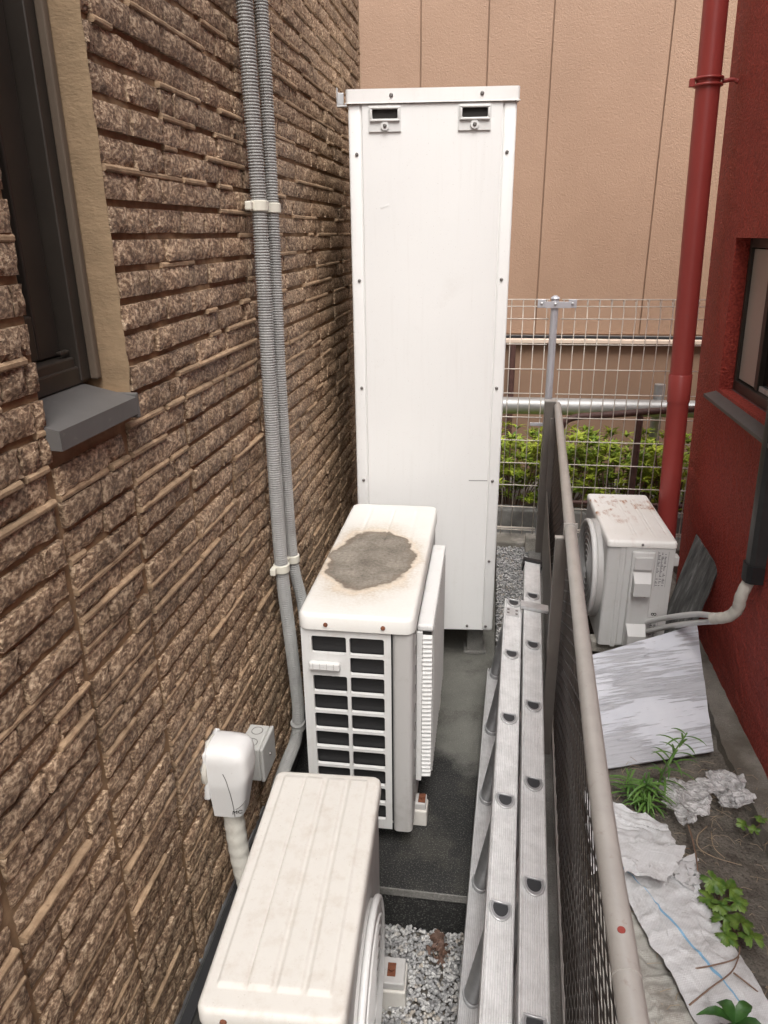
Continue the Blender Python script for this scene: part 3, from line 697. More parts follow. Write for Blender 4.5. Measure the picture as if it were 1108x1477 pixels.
for lx, ly in ((hw - .060, .12), (-hw + .075, .12), (0, .50)):
    leg = MB().bbox(lx - .032, lx + .032, ly - .03, ly + .03, .012, tb + .003, .004); lo = leg.obj('leg', M_CONC, tank)
    MB().bbox(lx - .045, lx + .045, ly - .045, ly + .04, .0, .014, .003).obj('foot_plate', M_CONC, lo)
br = MB(); br.bbox(-hw - .045, -hw - .0065, .10, .118, tb + th - .030, tb + th - .024, .001); br.bbox(-hw - .045, -hw - .041, .0996, .1185, tb + th - .0236, tb + th + .025, .001); br.bbox(-hw - .0405, -hw - .022, .1, .102, tb + th - .0236, tb + th + .010, .001)
br.obj('wall_bracket', M_ALUPLAIN, tank)

# ================================================================== OUTDOOR UNITS
def lid_mesh(w, l, z, hgt, r, hf, nu=60, nv=110):
    mb = MB(); mb.keep = True
    def rr(x, y):
        ax, ay = abs(x), abs(y); cx, cy = w / 2 - r, l / 2 - r
        if ax > cx and ay > cy:
            dx, dy = ax - cx, ay - cy; m = max(dx, dy); L = math.hypot(dx, dy)
            if L > 1e-9: ax, ay = cx + dx / L * m, cy + dy / L * m
        return math.copysign(ax, x), math.copysign(ay, y)
    def ease(t):  # cluster toward the rim
        return t
    def fn(u, v):
        x, y = (u - .5) * w, (v - .5) * l; e = min(w / 2 - abs(x), l / 2 - abs(y)); q = min(1, e / .010)
        zz = z - .009 * (1 - math.sqrt(max(0, 1 - (1 - q) ** 2))) + hf(x, y)
        X, Y = rr(x, y); return Vector((X, Y, zz))
    mb.grid(nu, nv, fn); k = nu + 1
    ring = list(range(k)) + [j * k + nu for j in range(1, nv + 1)] + [nv * k + i for i in range(nu - 1, -1, -1)] + [j * k for j in range(nv - 1, 0, -1)]
    o = len(mb.v); n = len(ring); mb.v += [Vector((mb.v[i].x, mb.v[i].y, z - hgt)) for i in ring]
    mb.f += [(ring[i], o + i, o + (i + 1) % n, ring[(i + 1) % n]) for i in range(n)]
    return mb
def groove(lines, y0, y1, wid=.005, dep=.0022):
    def hf(x, y):
        t = max(0, min(1, (y - y0) / .02, (y1 - y) / .02)); h = 0
        for gx in lines: h -= dep * max(0, 1 - abs(x - gx) / wid) * t
        return h
    return hf
def panels(rects, dep=.0040):
    def hf(x, y):
        h = 0
        for a, b, c_, d in rects:
            e = min(x - a, b - x, y - c_, d - y); t = max(0, min(1, e / .006 + .5)); h = max(h, dep * (t * t * (3 - 2 * t)))
        return h - dep
    return hf
def foot(parent, x, y, z0, z1, l=.075, w=.05):
    f = MB().bbox(x - w / 2, x + w / 2, y - l / 2, y + l / 2, z0, z1 - .02, .004); fo = f.obj('support_block', M_ACLID, parent)
    MB().bbox(x - w / 2 - .002, x + w / 2 - .004, y - l / 2 + .005, y + l / 2 - .005, z1 - .0195, z1 + .002, .003).obj('foot_bracket', M_ACGREY, fo)
    MB().tube([(x + .006, y, z1 + .002), (x + .006, y, z1 + .012)], .009, 6).obj('bolt', M_RUST, fo)
    MB().bbox(x - .004, x + .016, y - .017, y + .017, z1 + .0022, z1 + .006, .001).obj('washer', M_RUST, fo)

# --- unit with stained lid (middle)
U2 = (-.316, 1.985, 0)
u2 = thing('outdoor_unit', 'tall white outdoor unit with a grey dirt stain on its lid', 'air conditioner', U2, (0, 0, R_(.4)), world=False, group='outdoor units')
W2, L2, B2, T2 = .285, .80, .065, .735
hx, hy = W2 / 2, L2 / 2
lid_mesh(W2 + .012, L2 + .014, T2, .042, .028, groove((-.075, .005, .082), .02, hy - .03, .005, .0030)).obj('lid', M_STAIN, u2, True, 50)
MB().vbox(-hx, hx, -hy + .028, hy, B2, T2 - .041, .018).obj('cabinet', M_ACGREY, u2, True, 40)
MB().box(-hx + .012, hx - .05, -hy + .016, -hy + .0275, B2 + .02, T2 - .045).obj('coil', M_COIL, u2)
cells = []; ztop = T2 - .043; zbot = B2 + .002
cx0, cxm, cx1 = -hx + .0005, -.022, hx - .054
rows = 10; zs_ = [ztop - .018 - (ztop - zbot - .045) * i / rows for i in range(rows + 1)]
for i in range(rows):
    za, zb = zs_[i + 1], zs_[i]
    hl = (cx0 + .026, cxm - .0045, za + .0042, zb - .0042); hr = (cxm + .0045, cx1 - .018, za + .0042, zb - .0042)
    cells.append(((cx0, cxm, za, zb), None if i == 1 else hl, .005)); cells.append(((cxm, cx1, za, zb), hr, .005))
cells += [((cx0, cx1, zs_[0], ztop), None, 0), ((cx0, cx1, zbot, zs_[-1]), None, 0)]
gp = MB().plate(cells, .010, lambda u, v, d: Vector((u, -hy + .002 + d, v)))
gp.add([(cx0, -hy + .002, zbot), (cx0, -hy + .028, zbot), (cx0, -hy + .028, ztop), (cx0, -hy + .002, ztop)], [(0, 1, 2, 3)])
go = gp.obj('side_grille', M_AC, u2)
zz = (zs_[1] + zs_[2]) / 2
hd = MB().bbox(cx0 + .020, cxm - .020, -hy - .014, -hy + .0015, zz - .010, zz + .012, .004); hdo = hd.obj('carry_handle', M_AC, go)
for k in range(4): MB().bbox(cx0 + .030 + k * .018, cx0 + .032 + k * .018, -hy - .0155, -hy - .0142, zz - .004, zz + .012, .0005).obj('handle_rib', M_ACGREY, hdo)
MB().vbox(hx - .052, hx + .001, -hy + .001, -hy + .060, B2 - .002, T2 - .0425, .014).obj('corner_panel', M_ACGREY, u2, True, 40)
for sx in (-.075, .070): screw(u2, (sx, -hy - .0072, T2 - .026), (0, -1, 0), .006, M_RUST)
# fan guard box on the passage side, with slatted end
gy0, gy1, gz0, gz1, gx = -hy + .105, hy - .16, .16, .640, hx + .042
gb_ = MB()
gb_.bbox(hx + .002, gx, gy0 + .012, gy1, gz0, gz1, .004); gbo = gb_.obj('fan_guard', M_ACGREY, u2)
MB().bbox(hx + .0015, gx + .003, gy0, gy1 + .004, gz1 + .0005, gz1 + .020, .006).obj('guard_hood', M_AC, gbo)
MB().bbox(hx + .001, hx + .016, gy0 - .002, gy0 + .011, gz0 - .004, gz1, .002).obj('guard_edge', M_AC, gbo)
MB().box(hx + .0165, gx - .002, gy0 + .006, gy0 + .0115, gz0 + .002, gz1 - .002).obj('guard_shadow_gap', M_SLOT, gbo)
ns = 34
for k in range(ns):
    z_ = gz0 + .012 + (gz1 - gz0 - .02) * k / ns
    MB().add([(hx + .0165, gy0 + .001, z_), (gx, gy0 + .001, z_ + .002), (gx, gy0 + .006, z_ + .010), (hx + .0165, gy0 + .006, z_ + .010), (hx + .0165, gy0 + .001, z_ - .0022), (gx, gy0 + .001, z_ - .0002), (gx, gy0 + .006, z_ + .0075), (hx + .0165, gy0 + .006, z_ + .0075)],
             [(0, 1, 2, 3), (7, 6, 5, 4), (0, 4, 5, 1), (1, 5, 6, 2), (2, 6, 7, 3), (3, 7, 4, 0)]).obj('slat', M_AC, gbo)
nv_ = 24
for k in range(nv_):
    y_ = gy0 + .03 + (gy1 - gy0 - .05) * k / (nv_ - 1)
    MB().bbox(gx - .0005, gx + .0035, y_ - .0035, y_ + .0035, gz0 + .01, gz1 - .006, .001, 1).obj('guard_bar', M_ACGREY, gbo)
for k in range(10):
    z_ = B2 + .05 + k * .06
    MB().bar((hx + .0005, -hy + .066, z_), (hx + .0005, -hy + .084, z_ + .016), .0016, .0012, (1, 0, 0)).obj('louvre_cut', M_SLOT, u2)
MB().bbox(-hx, hx, -hy + .05, hy - .02, B2 - .012, B2 - .0005, .003).obj('base_pan', M_ACGREY, u2)
for yy in (-hy + .12, hy - .12):
    foot(u2, hx + .012, yy, 0.0, .075, .055, .045); foot(u2, -hx + .01, yy, 0.0, .053, .055, .045)

# --- front unit (cream lid)
u1c = (P(280, 1445, z=.47) + P(545, 1120, z=.47)) / 2
A, B_, C_, D_ = P(274, 1454, z=.47), P(503, 1476, z=.47), P(547, 1116, z=.47), P(403, 1108, z=.47)
W1 = ((B_ - A).length + (C_ - D_).length) / 2; L1 = ((D_ - A).length + (C_ - B_).length) / 2
ctr = (A + B_ + C_ + D_) / 4; dirv = ((D_ - A) + (C_ - B_)); rz1_ = math.atan2(-dirv.x, dirv.y)
u1 = thing('outdoor_unit', 'low outdoor unit with a plain cream lid on the gravel, nearest the viewer', 'air conditioner', (ctr.x, ctr.y, -.14), (0, 0, rz1_), world=False, group='outdoor units')
T1 = .61; hx1, hy1 = W1 / 2, L1 / 2
pw = W1 * .78 / 4; x0_ = -W1 * .40; rects = []
for k in range(4):
    rects.append((x0_ + k * (W1 * .205), x0_ + k * (W1 * .205) + W1 * (.19 if k == 0 else .165), -hy1 + .045, hy1 - .022))
lid_mesh(W1, L1, T1, .038, .020, panels(rects), 110, 120).obj('lid', M_ACLID, u1, True, 50)
MB().vbox(-hx1 + .006, hx1 - .006, -hy1 + .006, hy1 - .006, .09, T1 - .037, .02).obj('cabinet', M_ACGREY, u1, True, 40)
for sx in (-.075, .075): screw(u1, (sx, -hy1 - .0002, T1 - .024), (0, -1, 0), .006, M_RUST)
gr = MB(); gr.tube([(hx1 - .008, -.04, .30), (hx1 + .006, -.04, .30), (hx1 + .014, -.04, .30)], lambda i: (.198, .198, .185)[i], 40); fg = gr.obj('fan_guard', M_ACGREY, u1, True, 35)
for k in range(1, 9):
    pts = [(hx1 + .0155, -.04 + .021 * k * math.cos(q * math.pi / 24), .30 + .021 * k * math.sin(q * math.pi / 24)) for q in range(49)]
    MB().tube(pts, .0035, 6, False).obj('guard_ring', M_AC, fg, True)
MB().tube([(hx1 + .008, -.04 + .199 * math.cos(q * math.pi / 24), .30 + .199 * math.sin(q * math.pi / 24)) for q in range(49)], .008, 8, False).obj('guard_rim', M_AC, fg, True)
for yy in (-hy1 + .10, hy1 - .075):
    foot(u1, hx1 + .020, yy, -.004, .085, .08, .085); foot(u1, -hx1 + .02, yy, -.004, .085, .08, .05)

# --- small unit right of the fence
u3 = thing('outdoor_unit', 'small white outdoor unit with rust marks on its lid beside the red building', 'air conditioner', (.582, 2.965, 0), (0, 0, R_(2.0)), world=False, group='outdoor units')
W3, L3, T3, B3 = .255, .545, .515, .055
hx3, hy3 = W3 / 2, L3 / 2
lid_mesh(W3 + .006, L3 + .006, T3, .026, .016, groove((-.085, -.022, -.008, .045, .058, .105), -hy3 + .04, hy3 - .02, .003, .0022), 90, 90).obj('lid', M_RUSTLID, u3, True, 50)
MB().vbox(-hx3, hx3, -hy3 + .004, hy3, B3, T3 - .025, .014).obj('cabinet', M_AC, u3, True, 40)
MB().bbox(-hx3 + .070, hx3 - .002, -hy3 + .000, -hy3 + .010, B3 + .004, T3 - .027, .003).obj('service_panel', M_AC, u3)
MB().bbox(-hx3 + .048, -hx3 + .066, -hy3 + .001, -hy3 + .010, B3 - .006, T3 - .027, .003).obj('corner_strip', M_AC, u3)
vc = MB().bbox(-.035, .052, -hy3 - .012, -hy3 - .0005, B3 + .006, T3 - .040, .008, 3); vco = vc.obj('valve_cover', M_AC, u3, True, 40)
MB().bbox(-.026, .043, -hy3 - .020, -hy3 - .0125, T3 - .115, T3 - .060, .004).obj('cover_recess', M_CAP, vco)
def wedge(x0, x1, z0, z1, dep, yb):
    return MB().add([(x0, yb, z0), (x1, yb, z0), (x1 - .003, yb - dep, z0), (x0 + .003, yb - dep, z0), (x0, yb, z1), (x1, yb, z1), (x1 - .004, yb - dep, z1 - .035), (x0 + .004, yb - dep, z1 - .035)],
                    [(0, 1, 2, 3), (4, 7, 6, 5), (3, 2, 6, 7), (0, 3, 7, 4), (1, 5, 6, 2), (0, 4, 5, 1)])
wedge(-.026, .043, T3 - .215, T3 - .125, .030, -hy3 - .0125).obj('cover_hump', M_CAP, vco)
wedge(-.030, .045, B3 + .002, B3 + .110, .040, -hy3 - .0125).obj('cover_hump', M_CAP, vco)
MB().tube([(.026, -hy3 - .013, T3 - .222), (.026, -hy3 - .022, T3 - .222)], .006, 10).obj('screw', M_SCREW, vco)
screw(u3, (.0, -hy3 - .0035, T3 - .013), (0, -1, 0), .005)
# fan ring on the fence side
MB().tube([(-hx3 - .0005, -.055, .30), (-hx3 - .02, -.055, .30), (-hx3 - .034, -.055, .30)], lambda i: (.205, .205, .192)[i], 44).obj('fan_guard', M_ACGREY, u3, True, 35)
MB().tube([(-hx3 - .034, -.055 + .195 * math.cos(q * math.pi / 24), .30 + .195 * math.sin(q * math.pi / 24)) for q in range(49)], .011, 8, False).obj('guard_rim', M_CAP, u3, True)
for k in range(1, 8):
    MB().tube([(-hx3 - .036, -.055 + .024 * k * math.cos(q * math.pi / 20), .30 + .024 * k * math.sin(q * math.pi / 20)) for q in range(41)], .003, 5, False).obj('guard_ring', M_AC, u3, True)
for yy in (-hy3 + .06, hy3 - .06):
    MB().bbox(-hx3 - .02, hx3 + .02, yy - .03, yy + .03, .004, B3 - .002, .004).obj('support_block', M_CURB, u3)
MB().bbox(hx3 + .0005, hx3 + .022, -hy3 + .02, -hy3 + .06, T3 - .11, T3 - .07, .004).obj('side_clip', M_AC, u3)
# print on the service panel: a block of fine lines, a dark icon, a boxed notice
def pr(name, x0, x1, z0, z1, m): return MB().box(x0, x1, -hy3 - .0008, -hy3 - .0003, z0, z1).obj(name, m, u3)
prn = random.Random(4)
for k in range(26):
    z_ = T3 - .045 - k * .0055
    for q in range(3):
        a = .064 + q * .012; 
        if prn.random() < .78: pr('print_mark', a, a + prn.uniform(.004, .0095), z_ - .0022 - prn.random() * .001, z_, M_PRINT)
pr('print_frame', .062, .063, T3 - .19, T3 - .04, M_PRINT); pr('print_frame', .1015, .1023, T3 - .19, T3 - .04, M_PRINT)
text_mesh('8', .030, M_BLACKPRINT, u3, Matrix.Translation((.076, -hy3 - .0009, .205)) @ Matrix.Rotation(R_(90), 4, 'X') @ Matrix.Rotation(R_(90), 4, 'Z'), 'print_icon', .0003)
for a, b, c_, d in ((.060, .0605, .10, .19), (.094, .0945, .10, .19), (.0607, .0938, .1895, .190), (.0607, .0938, .1440, .1445)): pr('print_frame', a, b, c_, d, M_PRINT)
for k in range(12):
    z_ = .183 - k * .0068
    for q in range(2): pr('print_mark', .064 + q * .015, .064 + q * .015 + prn.uniform(.005, .012), z_ - .003, z_, M_PRINT if k % 4 else M_BLACKPRINT)

# ================================================================== CONDUITS, CAP, JUNCTION BOX ON THE WALL
def conduit(px, label, r, x=-.566, xend=None):
    pts = [P(a, b, x=x + (d if d else 0)) for a, b, d in px]; ext = pts[0] + (pts[0] - pts[1]).normalized() * 1.2; ext.x = x; ext.y = pts[0].y
    cl = spline([Vector((x, pts[0].y, 3.6))] + pts, 30); cl = resample(cl, .0016)
    prof = (1.0, 1.0, .84, .84)
    root = thing('corrugated_conduit', label, 'conduit', (x, pts[-1].y, pts[-1].z), group='conduits on the stone wall')
    MB().tube(cl, lambda i: r * prof[i % 4], 12).obj('tube', M_CONDUIT, root, False); return root, cl
def saddle(root, p, r, m=M_CLIP):
    MB().tube([p + Vector((0, 0, -.012)), p + Vector((0, 0, -.010)), p + Vector((0, 0, .010)), p + Vector((0, 0, .012))], lambda i: (r, r + .004, r + .004, r)[i], 14).obj('saddle_clip', m, root, True, 40)
    MB().bbox(p.x - r - .004, p.x - r + .012, p.y - r - .020, p.y - r + .006, p.z - .010, p.z + .010, .003).obj('clip_ear', m, root)
c1, l1 = conduit([(352, -5, 0), (374, 300, 0), (389, 560, 0), (405, 805, 0), (420, 930, .006), (430, 1020, .012), (427, 1065, .012), (412, 1105, .012), (398, 1150, .012), (392, 1230, .012)], 'thicker grey corrugated conduit, left of the pair, running down the stone wall', .0190)
c2, l2 = conduit([(376, -5, 0), (393, 300, 0), (405, 560, 0), (421, 795, 0), (436, 870, .02), (446, 960, .03)], 'thinner grey corrugated conduit, right of the pair, bending behind the stained unit', .0170, x=-.563)
def near(cl, z): return min(cl, key=lambda q: abs(q.z - z))
z_up = P(375, 297, x=-.566).z; z_lo = P(405, 820, x=-.566).z; z_lo2 = P(421, 806, x=-.563).z
cz_ = near(l1, P(425, 1055, x=-.556).z); MB().tube([cz_ + Vector((0, .004, -.012)), cz_ + Vector((0, -.002, .012))], .0225, 14).obj('coupling', M_CONDUIT, c1, True, 40)
saddle(c1, near(l1, z_up), .0190); saddle(c1, near(l1, z_lo), .0190); saddle(c2, near(l2, z_up - .002), .0170); saddle(c2, near(l2, z_lo2), .0170)

cp = P(331, 1098, x=-.55)
cap = thing('pipe_entry_cap', 'white plastic pipe entry cap on the stone wall with pipe below', 'pipe cap', (-.60, cp.y, cp.z))
y_, z_ = cp.y + .012, cp.z
hood = MB()
prof = [(.052, .000), (.050, .012), (-.02, .066), (-.10, .060), (-.165, .045), (-.168, .040)]
def hd_(u, v):
    # u around (0..1 left to right), v down the cap
    zz = .050 - .190 * v; wd = .047 if v < .5 else .047 - .013 * ((v - .5) / .5); dep = .088 - .022 * max(0, v - .40) / .60
    if v < .18:
        k_ = .030 * (1 - math.sqrt(max(0, 1 - (1 - v / .18) ** 2))); wd -= k_ * .8; dep -= k_
    a = math.pi * (1 - u); ca, sa = math.cos(a), math.sin(a)
    px = math.copysign(abs(ca) ** .45, ca) * wd; dx = (abs(sa) ** .38) * dep
    return Vector((-.590 + dx, y_ + px, z_ + zz))
hood.grid(28, 24, hd_)
k = 29; hood.f += [tuple(24 * k + i for i in range(29)), tuple(range(29))]
hood.obj('hood', M_CAP, cap, True, 60)
MB().bbox(-.606, -.5885, y_ - .0495, y_ + .0495, z_ - .085, z_ + .042, .006).obj('base_plate', M_CAP, cap)
MB().tube([(-.606, y_, z_ - .01), (-.594, y_, z_ - .01), (-.590, y_, z_ - .01)], lambda i: (.058, .058, .053)[i], 30).obj('wall_flange', M_CAPTAPE, cap, True, 35)
MB().tube([hd_(.03 + .11 * t, .30 + .68 * t) + Vector((.0006, -.0004, 0)) for t in [i / 12 for i in range(13)]], .0010, 5).obj('seam', M_SCREW, cap)
MB().tube([hd_(.15 + .25 * t, .86 - .10 * t) + Vector((.0008, -.0002, 0)) for t in [i / 12 for i in range(13)]], .0007, 5).obj('seam', M_SCREW, cap)
mk = hd_(.19, .90); nx_ = (hd_(.21, .90) - hd_(.17, .90)).normalized(); nz_ = (hd_(.19, .88) - hd_(.19, .92)).normalized(); nn_ = nx_.cross(nz_)
text_mesh('MC', .016, M_BLACKPRINT, cap, Matrix(((nx_.x, nz_.x, nn_.x, mk.x + nn_.x * .0022), (nx_.y, nz_.y, nn_.y, mk.y + nn_.y * .0022), (nx_.z, nz_.z, nn_.z, mk.z + nn_.z * .0022), (0, 0, 0, 1))), 'maker_mark', .0003)
pp = [Vector((-.560, y_ + .002, z_ - .135)), Vector((-.558, y_ + .004, z_ - .24)), Vector((-.552, y_ + .006, z_ - .33)), Vector((-.535, y_ + .0, z_ - .42))]
MB().tube(resample(spline(pp, 20), .006), lambda i: .0235 + (.0010 if (i // 3) % 2 else 0), 16).obj('wrapped_pipe', M_CAPTAPE, cap, True, 30)

jb0 = P(390, 1062, x=-.53)
jb = thing('junction_box', 'small grey plastic junction box between the white cap and the conduits', 'junction box', (-.60, jb0.y, jb0.z - .05))
jx0, jx1, jy0, jy1, jz0, jz1 = -.602, -.535, jb0.y - .050, jb0.y + .050, jb0.z - .105, jb0.z - .005
MB().bbox(jx0, jx1 - .011, jy0, jy1, jz0, jz1, .004).obj('box_body', M_BOX, jb)
jl = MB().bbox(jx1 - .0105, jx1, jy0 - .001, jy1 + .001, jz0 - .001, jz1 + .001, .004).obj('box_cover', M_BOX, jb)
for q in (-.024, .024): MB().tube([(( jx0 + jx1) / 2 - .004 + .018 * math.cos(t * math.pi / 12) * .8, jb0.y + q + .015 * math.sin(t * math.pi / 12), jz1 + .0003) for t in range(25)], .0009, 5, False).obj('knockout_ring', M_SCREW, jb)
MB().tube([((jx0 + jx1) / 2 - .004 + .014 * math.cos(t * math.pi / 12), jy0 - .0002, (jz0 + jz1) / 2 + .018 + .014 * math.sin(t * math.pi / 12)) for t in range(25)], .0009, 5, False).obj('knockout_ring', M_SCREW, jb)
screw(jl, (jx1, (jy0 + jy1) / 2, (jz0 + jz1) / 2), (1, 0, 0), .004)

# ================================================================== LADDER (two sections on edge against the fence)
lz = lambda y: .445 - .10 * (2.4 - y)
def on_lad(px, py):
    z = .4
    for _ in range(40):
        p = P(px, py, z=z); z = lz(p.y)
    return p
RA, RB = on_lad(771, 1477), on_lad(768, 812)
LA, LB = on_lad(716, 1400), on_lad(741, 866)
ladder = thing('extension_ladder', 'aluminium two-section extension ladder lying on edge beside the mesh fence', 'ladder', (.10, 1.2, -.12))
dirL = (RB - RA).normalized(); wv = Vector((-math.sin(R_(9)), 0, -math.cos(R_(9)))); wv = (wv - dirL * wv.dot(dirL)).normalized(); sv = wv.cross(dirL).normalized()
if sv.x < 0: sv = -sv
SW = .0293          # half width of a stile (seen from above)
def channel(a, b, s_out, nm):
    # C-channel: web facing along s_out*wv with two flanges
    mb = MB(); o_ = -wv * s_out
    prof = [(-SW, .0), (-SW, .018), (-SW + .003, .018), (-SW + .003, .004), (SW - .003, .004), (SW - .003, .018), (SW, .018), (SW, .0), (SW - .003, -.0025), (SW - .006, -.0002), (-SW + .006, -.0002), (-SW + .003, -.0025)]
    vs = [q + sv * u - o_ * d for q in (a, b) for u, d in prof]; n = len(prof)
    mb.add(vs, [tuple(range(n)), tuple(range(2 * n - 1, n - 1, -1))] + [(i, (i + 1) % n, n + (i + 1) % n, n + i) for i in range(n)])
    return mb.obj(nm, M_LAD, ladder)
b = NB('ladder_stile'); v = b.coord('obj')
dp = b.n('ShaderNodeVectorMath', operation='DOT_PRODUCT'); b.l(v, dp.inputs[0]); dp.inputs[1].default_value = tuple(sv)
sn = b.math('SINE', b.math('MULTIPLY', dp.outputs['Value'], 2 * math.pi / .0046))
cl = b.ramp(b.noise(v, 20, 8, .75), (.32, (.55, .55, .545)), (.6, (.74, .74, .735)))
cl = b.mix(b.ramp(b.noise(v, 150, 5, .75), (.57, 0.0), (.72, .55)), cl, (.33, .33, .32))
cl = b.mix(b.ramp(sn, (-.2, .30), (.4, 0.0)), cl, (.38, .38, .375))
M_LAD = b.out(cl, .45, .25, b.bump(sn, .0006, .5), .5)
LW = .325
secs = [(RA - dirL * .9, RB, .0, [RA + dirL * t for t in [((764 * 0) + 0)]]), (LA - dirL * .8, LB, 0, [])]
for (a, bb, yrow, label_) in ((RA - dirL * .9, RB, [(764, 859), (767, 927), (768, 1015), (768, 1127), (768, 1277), (766, 1477)], 'R'), (LA - dirL * .75, LB, [(739, 869), (736, 941), (731, 1033), (727, 1150), (721, 1310)], 'L')):
    dd = (bb - a).normalized()
    channel(a, bb, 1, 'stile'); channel(a + wv * LW, bb + wv * LW, -1, 'stile')
    first = on_lad(*yrow[0]); t0 = (first - a).dot(dd); step = (first - on_lad(*yrow[-1])).length / (len(yrow) - 1)
    t = t0
    while t > .02:
        c0 = a + dd * t
        D = []
        for q in range(13):
            aa = math.pi + math.pi * q / 12; D.append((math.cos(aa) * .0200, math.sin(aa) * .0260))
        D += [(.018, .011), (-.018, .011)]
        def ring_(sc_, off): return [c0 + sv * (u * sc_) + dd * (w_ * sc_) + wv * off for u, w_ in D]
        n = len(D)
        mb = MB(); vs = ring_(1, -.004) + ring_(1, LW + .004) + ring_(.80, -.004) + ring_(.80, -.0012); 
        mb.add(vs, [(i, (i + 1) % n, n + (i + 1) % n, n + i) for i in range(n)] + [(i, 2 * n + i, 2 * n + (i + 1) % n, (i + 1) % n) for i in range(n)] + [(2 * n + i, 3 * n + i, 3 * n + (i + 1) % n, 2 * n + (i + 1) % n) for i in range(n)] + [tuple(range(3 * n, 4 * n)), tuple(range(n, 2 * n))])
        ru = mb.obj('rung', M_RUNG, ladder, True, 35)
        for off in (-.0035, LW - .020):
            q_ = MB().tube(ring_(1.10, off) + [ring_(1.10, off)[0]], .0022, 6, False); q_.obj('rung_flange', M_ALUPLAIN, ru, True)
        MB().add(ring_(.79, -.0018), [tuple(range(n))]).obj('rung_hollow_shade', M_HOLLOW_SHADE, ru)  # flat dark face over the web, painted as the shade inside the rung
        t -= step
def box_on(c0, du, dv, dw, name, m, parent):
    return MB().add([c0 + sv * a + dirL * b_ - wv * c_ for c_ in dw for a, b_ in ((du[0], dv[0]), (du[1], dv[0]), (du[1], dv[1]), (du[0], dv[1]))],
                    [(3, 2, 1, 0), (4, 5, 6, 7), (0, 1, 5, 4), (1, 2, 6, 5), (2, 3, 7, 6), (3, 0, 4, 7)]).obj(name, m, parent)
box_on(RB, (-SW - .006, SW + .006), (.0005, .016), (-.025, .010), 'end_cap', M_DARK, ladder)
box_on(RB, (-SW - .006, -SW - .0006), (-.03, .0), (-.024, .008), 'end_cap', M_DARK, ladder)
box_on(RB, (SW + .0006, SW + .006), (-.03, .0), (-.024, .008), 'end_cap', M_DARK, ladder)
tie = on_lad(768, 878); box_on(tie, (-SW - .012, SW + .022), (-.018, .018), (.003, .014), 'guide_bracket', M_ALUPLAIN, ladder)
pl = on_lad(739, 883); lp = box_on(pl, (-SW + .008, SW - .006), (-.026, .020), (.0005, .003), 'lock_plate', M_ALUPLAIN, ladder)
for a, b_ in ((-.014, -.012), (.014, -.012), (-.014, .008), (.014, .008)): box_on(pl, (a - .004, a + .004), (b_ - .003, b_ + .003), (.0032, .005), 'rivet', M_SCREW, lp)

# ================================================================== MESH FENCE
fence = thing('mesh_fence', 'brown expanded-metal fence with a taupe round handrail right of the ladder', 'fence', (fx(1.5), 1.5, .03))
ZR = .82
rail_pts = [P(914, 1477, z=ZR), P(844, 960, z=ZR), P(804, 584, z=ZR)]
def rx_(y): return fx(y)
e1 = rail_pts[2]; e0 = Vector((rail_pts[0].x + (rail_pts[0].x - rail_pts[1].x) * .8, -.55, ZR))
rp = spline([e0, rail_pts[0], rail_pts[1], e1], 16)
rail = MB().tube(rp, .0168, 20).obj('handrail', M_RAIL, fence, True, 50)
jn = P(893, 1393, z=ZR + .02); jn = min(rp, key=lambda q: abs(q.y - jn.y)); jd = (rp[1] - rp[0]).normalized()
dj = (rail_pts[1] - rail_pts[0]).normalized(); MB().tube([jn - dj * .0016, jn + dj * .0016], .0176, 20).obj('joint_ring', M_RAIL, rail, True, 40)
dot = P(896, 1339, z=ZR + .018); q = min(resample(rp, .01), key=lambda t: abs(t.y - dot.y))
nrm = (Vector((dot.x - q.x, 0, dot.z - q.z + .002))).normalized(); dd_ = (cam.location - q); 
MB().tube([q + nrm * .0162, q + nrm * .0175], .0048, 14).obj('red_spot', M_REDDOT, rail)
# curve of the rail decides where the panels stand
import bisect
ryl = [q.y for q in rp]
def rxy(y):
    i = max(1, min(len(rp) - 1, bisect.bisect(ryl, y))); a, b_ = rp[i - 1], rp[i]; t = (y - a.y) / (b_.y - a.y); return a.x + (b_.x - a.x) * t
fxm = lambda y: .5 * rxy(y) + .5 * fx(y)
mesh = MB(); mesh.keep = True
LP, SP = .076, .036
zb, zt_ = .085, .775
ny, nz = int(4.1 / LP), int((zt_ - zb) / SP)
for j in range(nz * 2):
    z_ = zb + j * SP / 2
    for i in range(ny + 1):
        y_ = -.5 + (i + (.5 if j % 2 else 0)) * LP
        if y_ > 3.66: continue
        for sgn in (-1, 1):
            a = Vector((fxm(y_), y_, z_)); b_ = Vector((fxm(y_ + sgn * LP / 2), y_ + sgn * LP / 2, z_ + SP / 2))
            t = (b_ - a); s1 = Vector((.0009, 0, .0018)); s2 = Vector((-.0004, 0, .0014))
            mesh.add([a - s1 - s2, a + s1 - s2, a + s1 + s2, a - s1 + s2, b_ - s1 - s2, b_ + s1 - s2, b_ + s1 + s2, b_ - s1 + s2], [(0, 1, 5, 4), (1, 2, 6, 5), (2, 3, 7, 6), (3, 0, 4, 7)])
mesh.obj('expanded_mesh', M_MESH, fence)
def along(y0, y1, w_, z0, z1, off, name, m, n=24):
    mb = MB(); vs = []
    for i in range(n + 1):
        y = y0 + (y1 - y0) * i / n; x = fxm(y) + off; vs += [(x - w_ / 2, y, z0), (x + w_ / 2, y, z0), (x + w_ / 2, y, z1), (x - w_ / 2, y, z1)]
    mb.add(vs, [(i * 4 + a, i * 4 + (a + 1) % 4, (i + 1) * 4 + (a + 1) % 4, (i + 1) * 4 + a) for i in range(n) for a in range(4)] + [(3, 2, 1, 0), (n * 4, n * 4 + 1, n * 4 + 2, n * 4 + 3)])
    return mb.obj(name, m, fence)
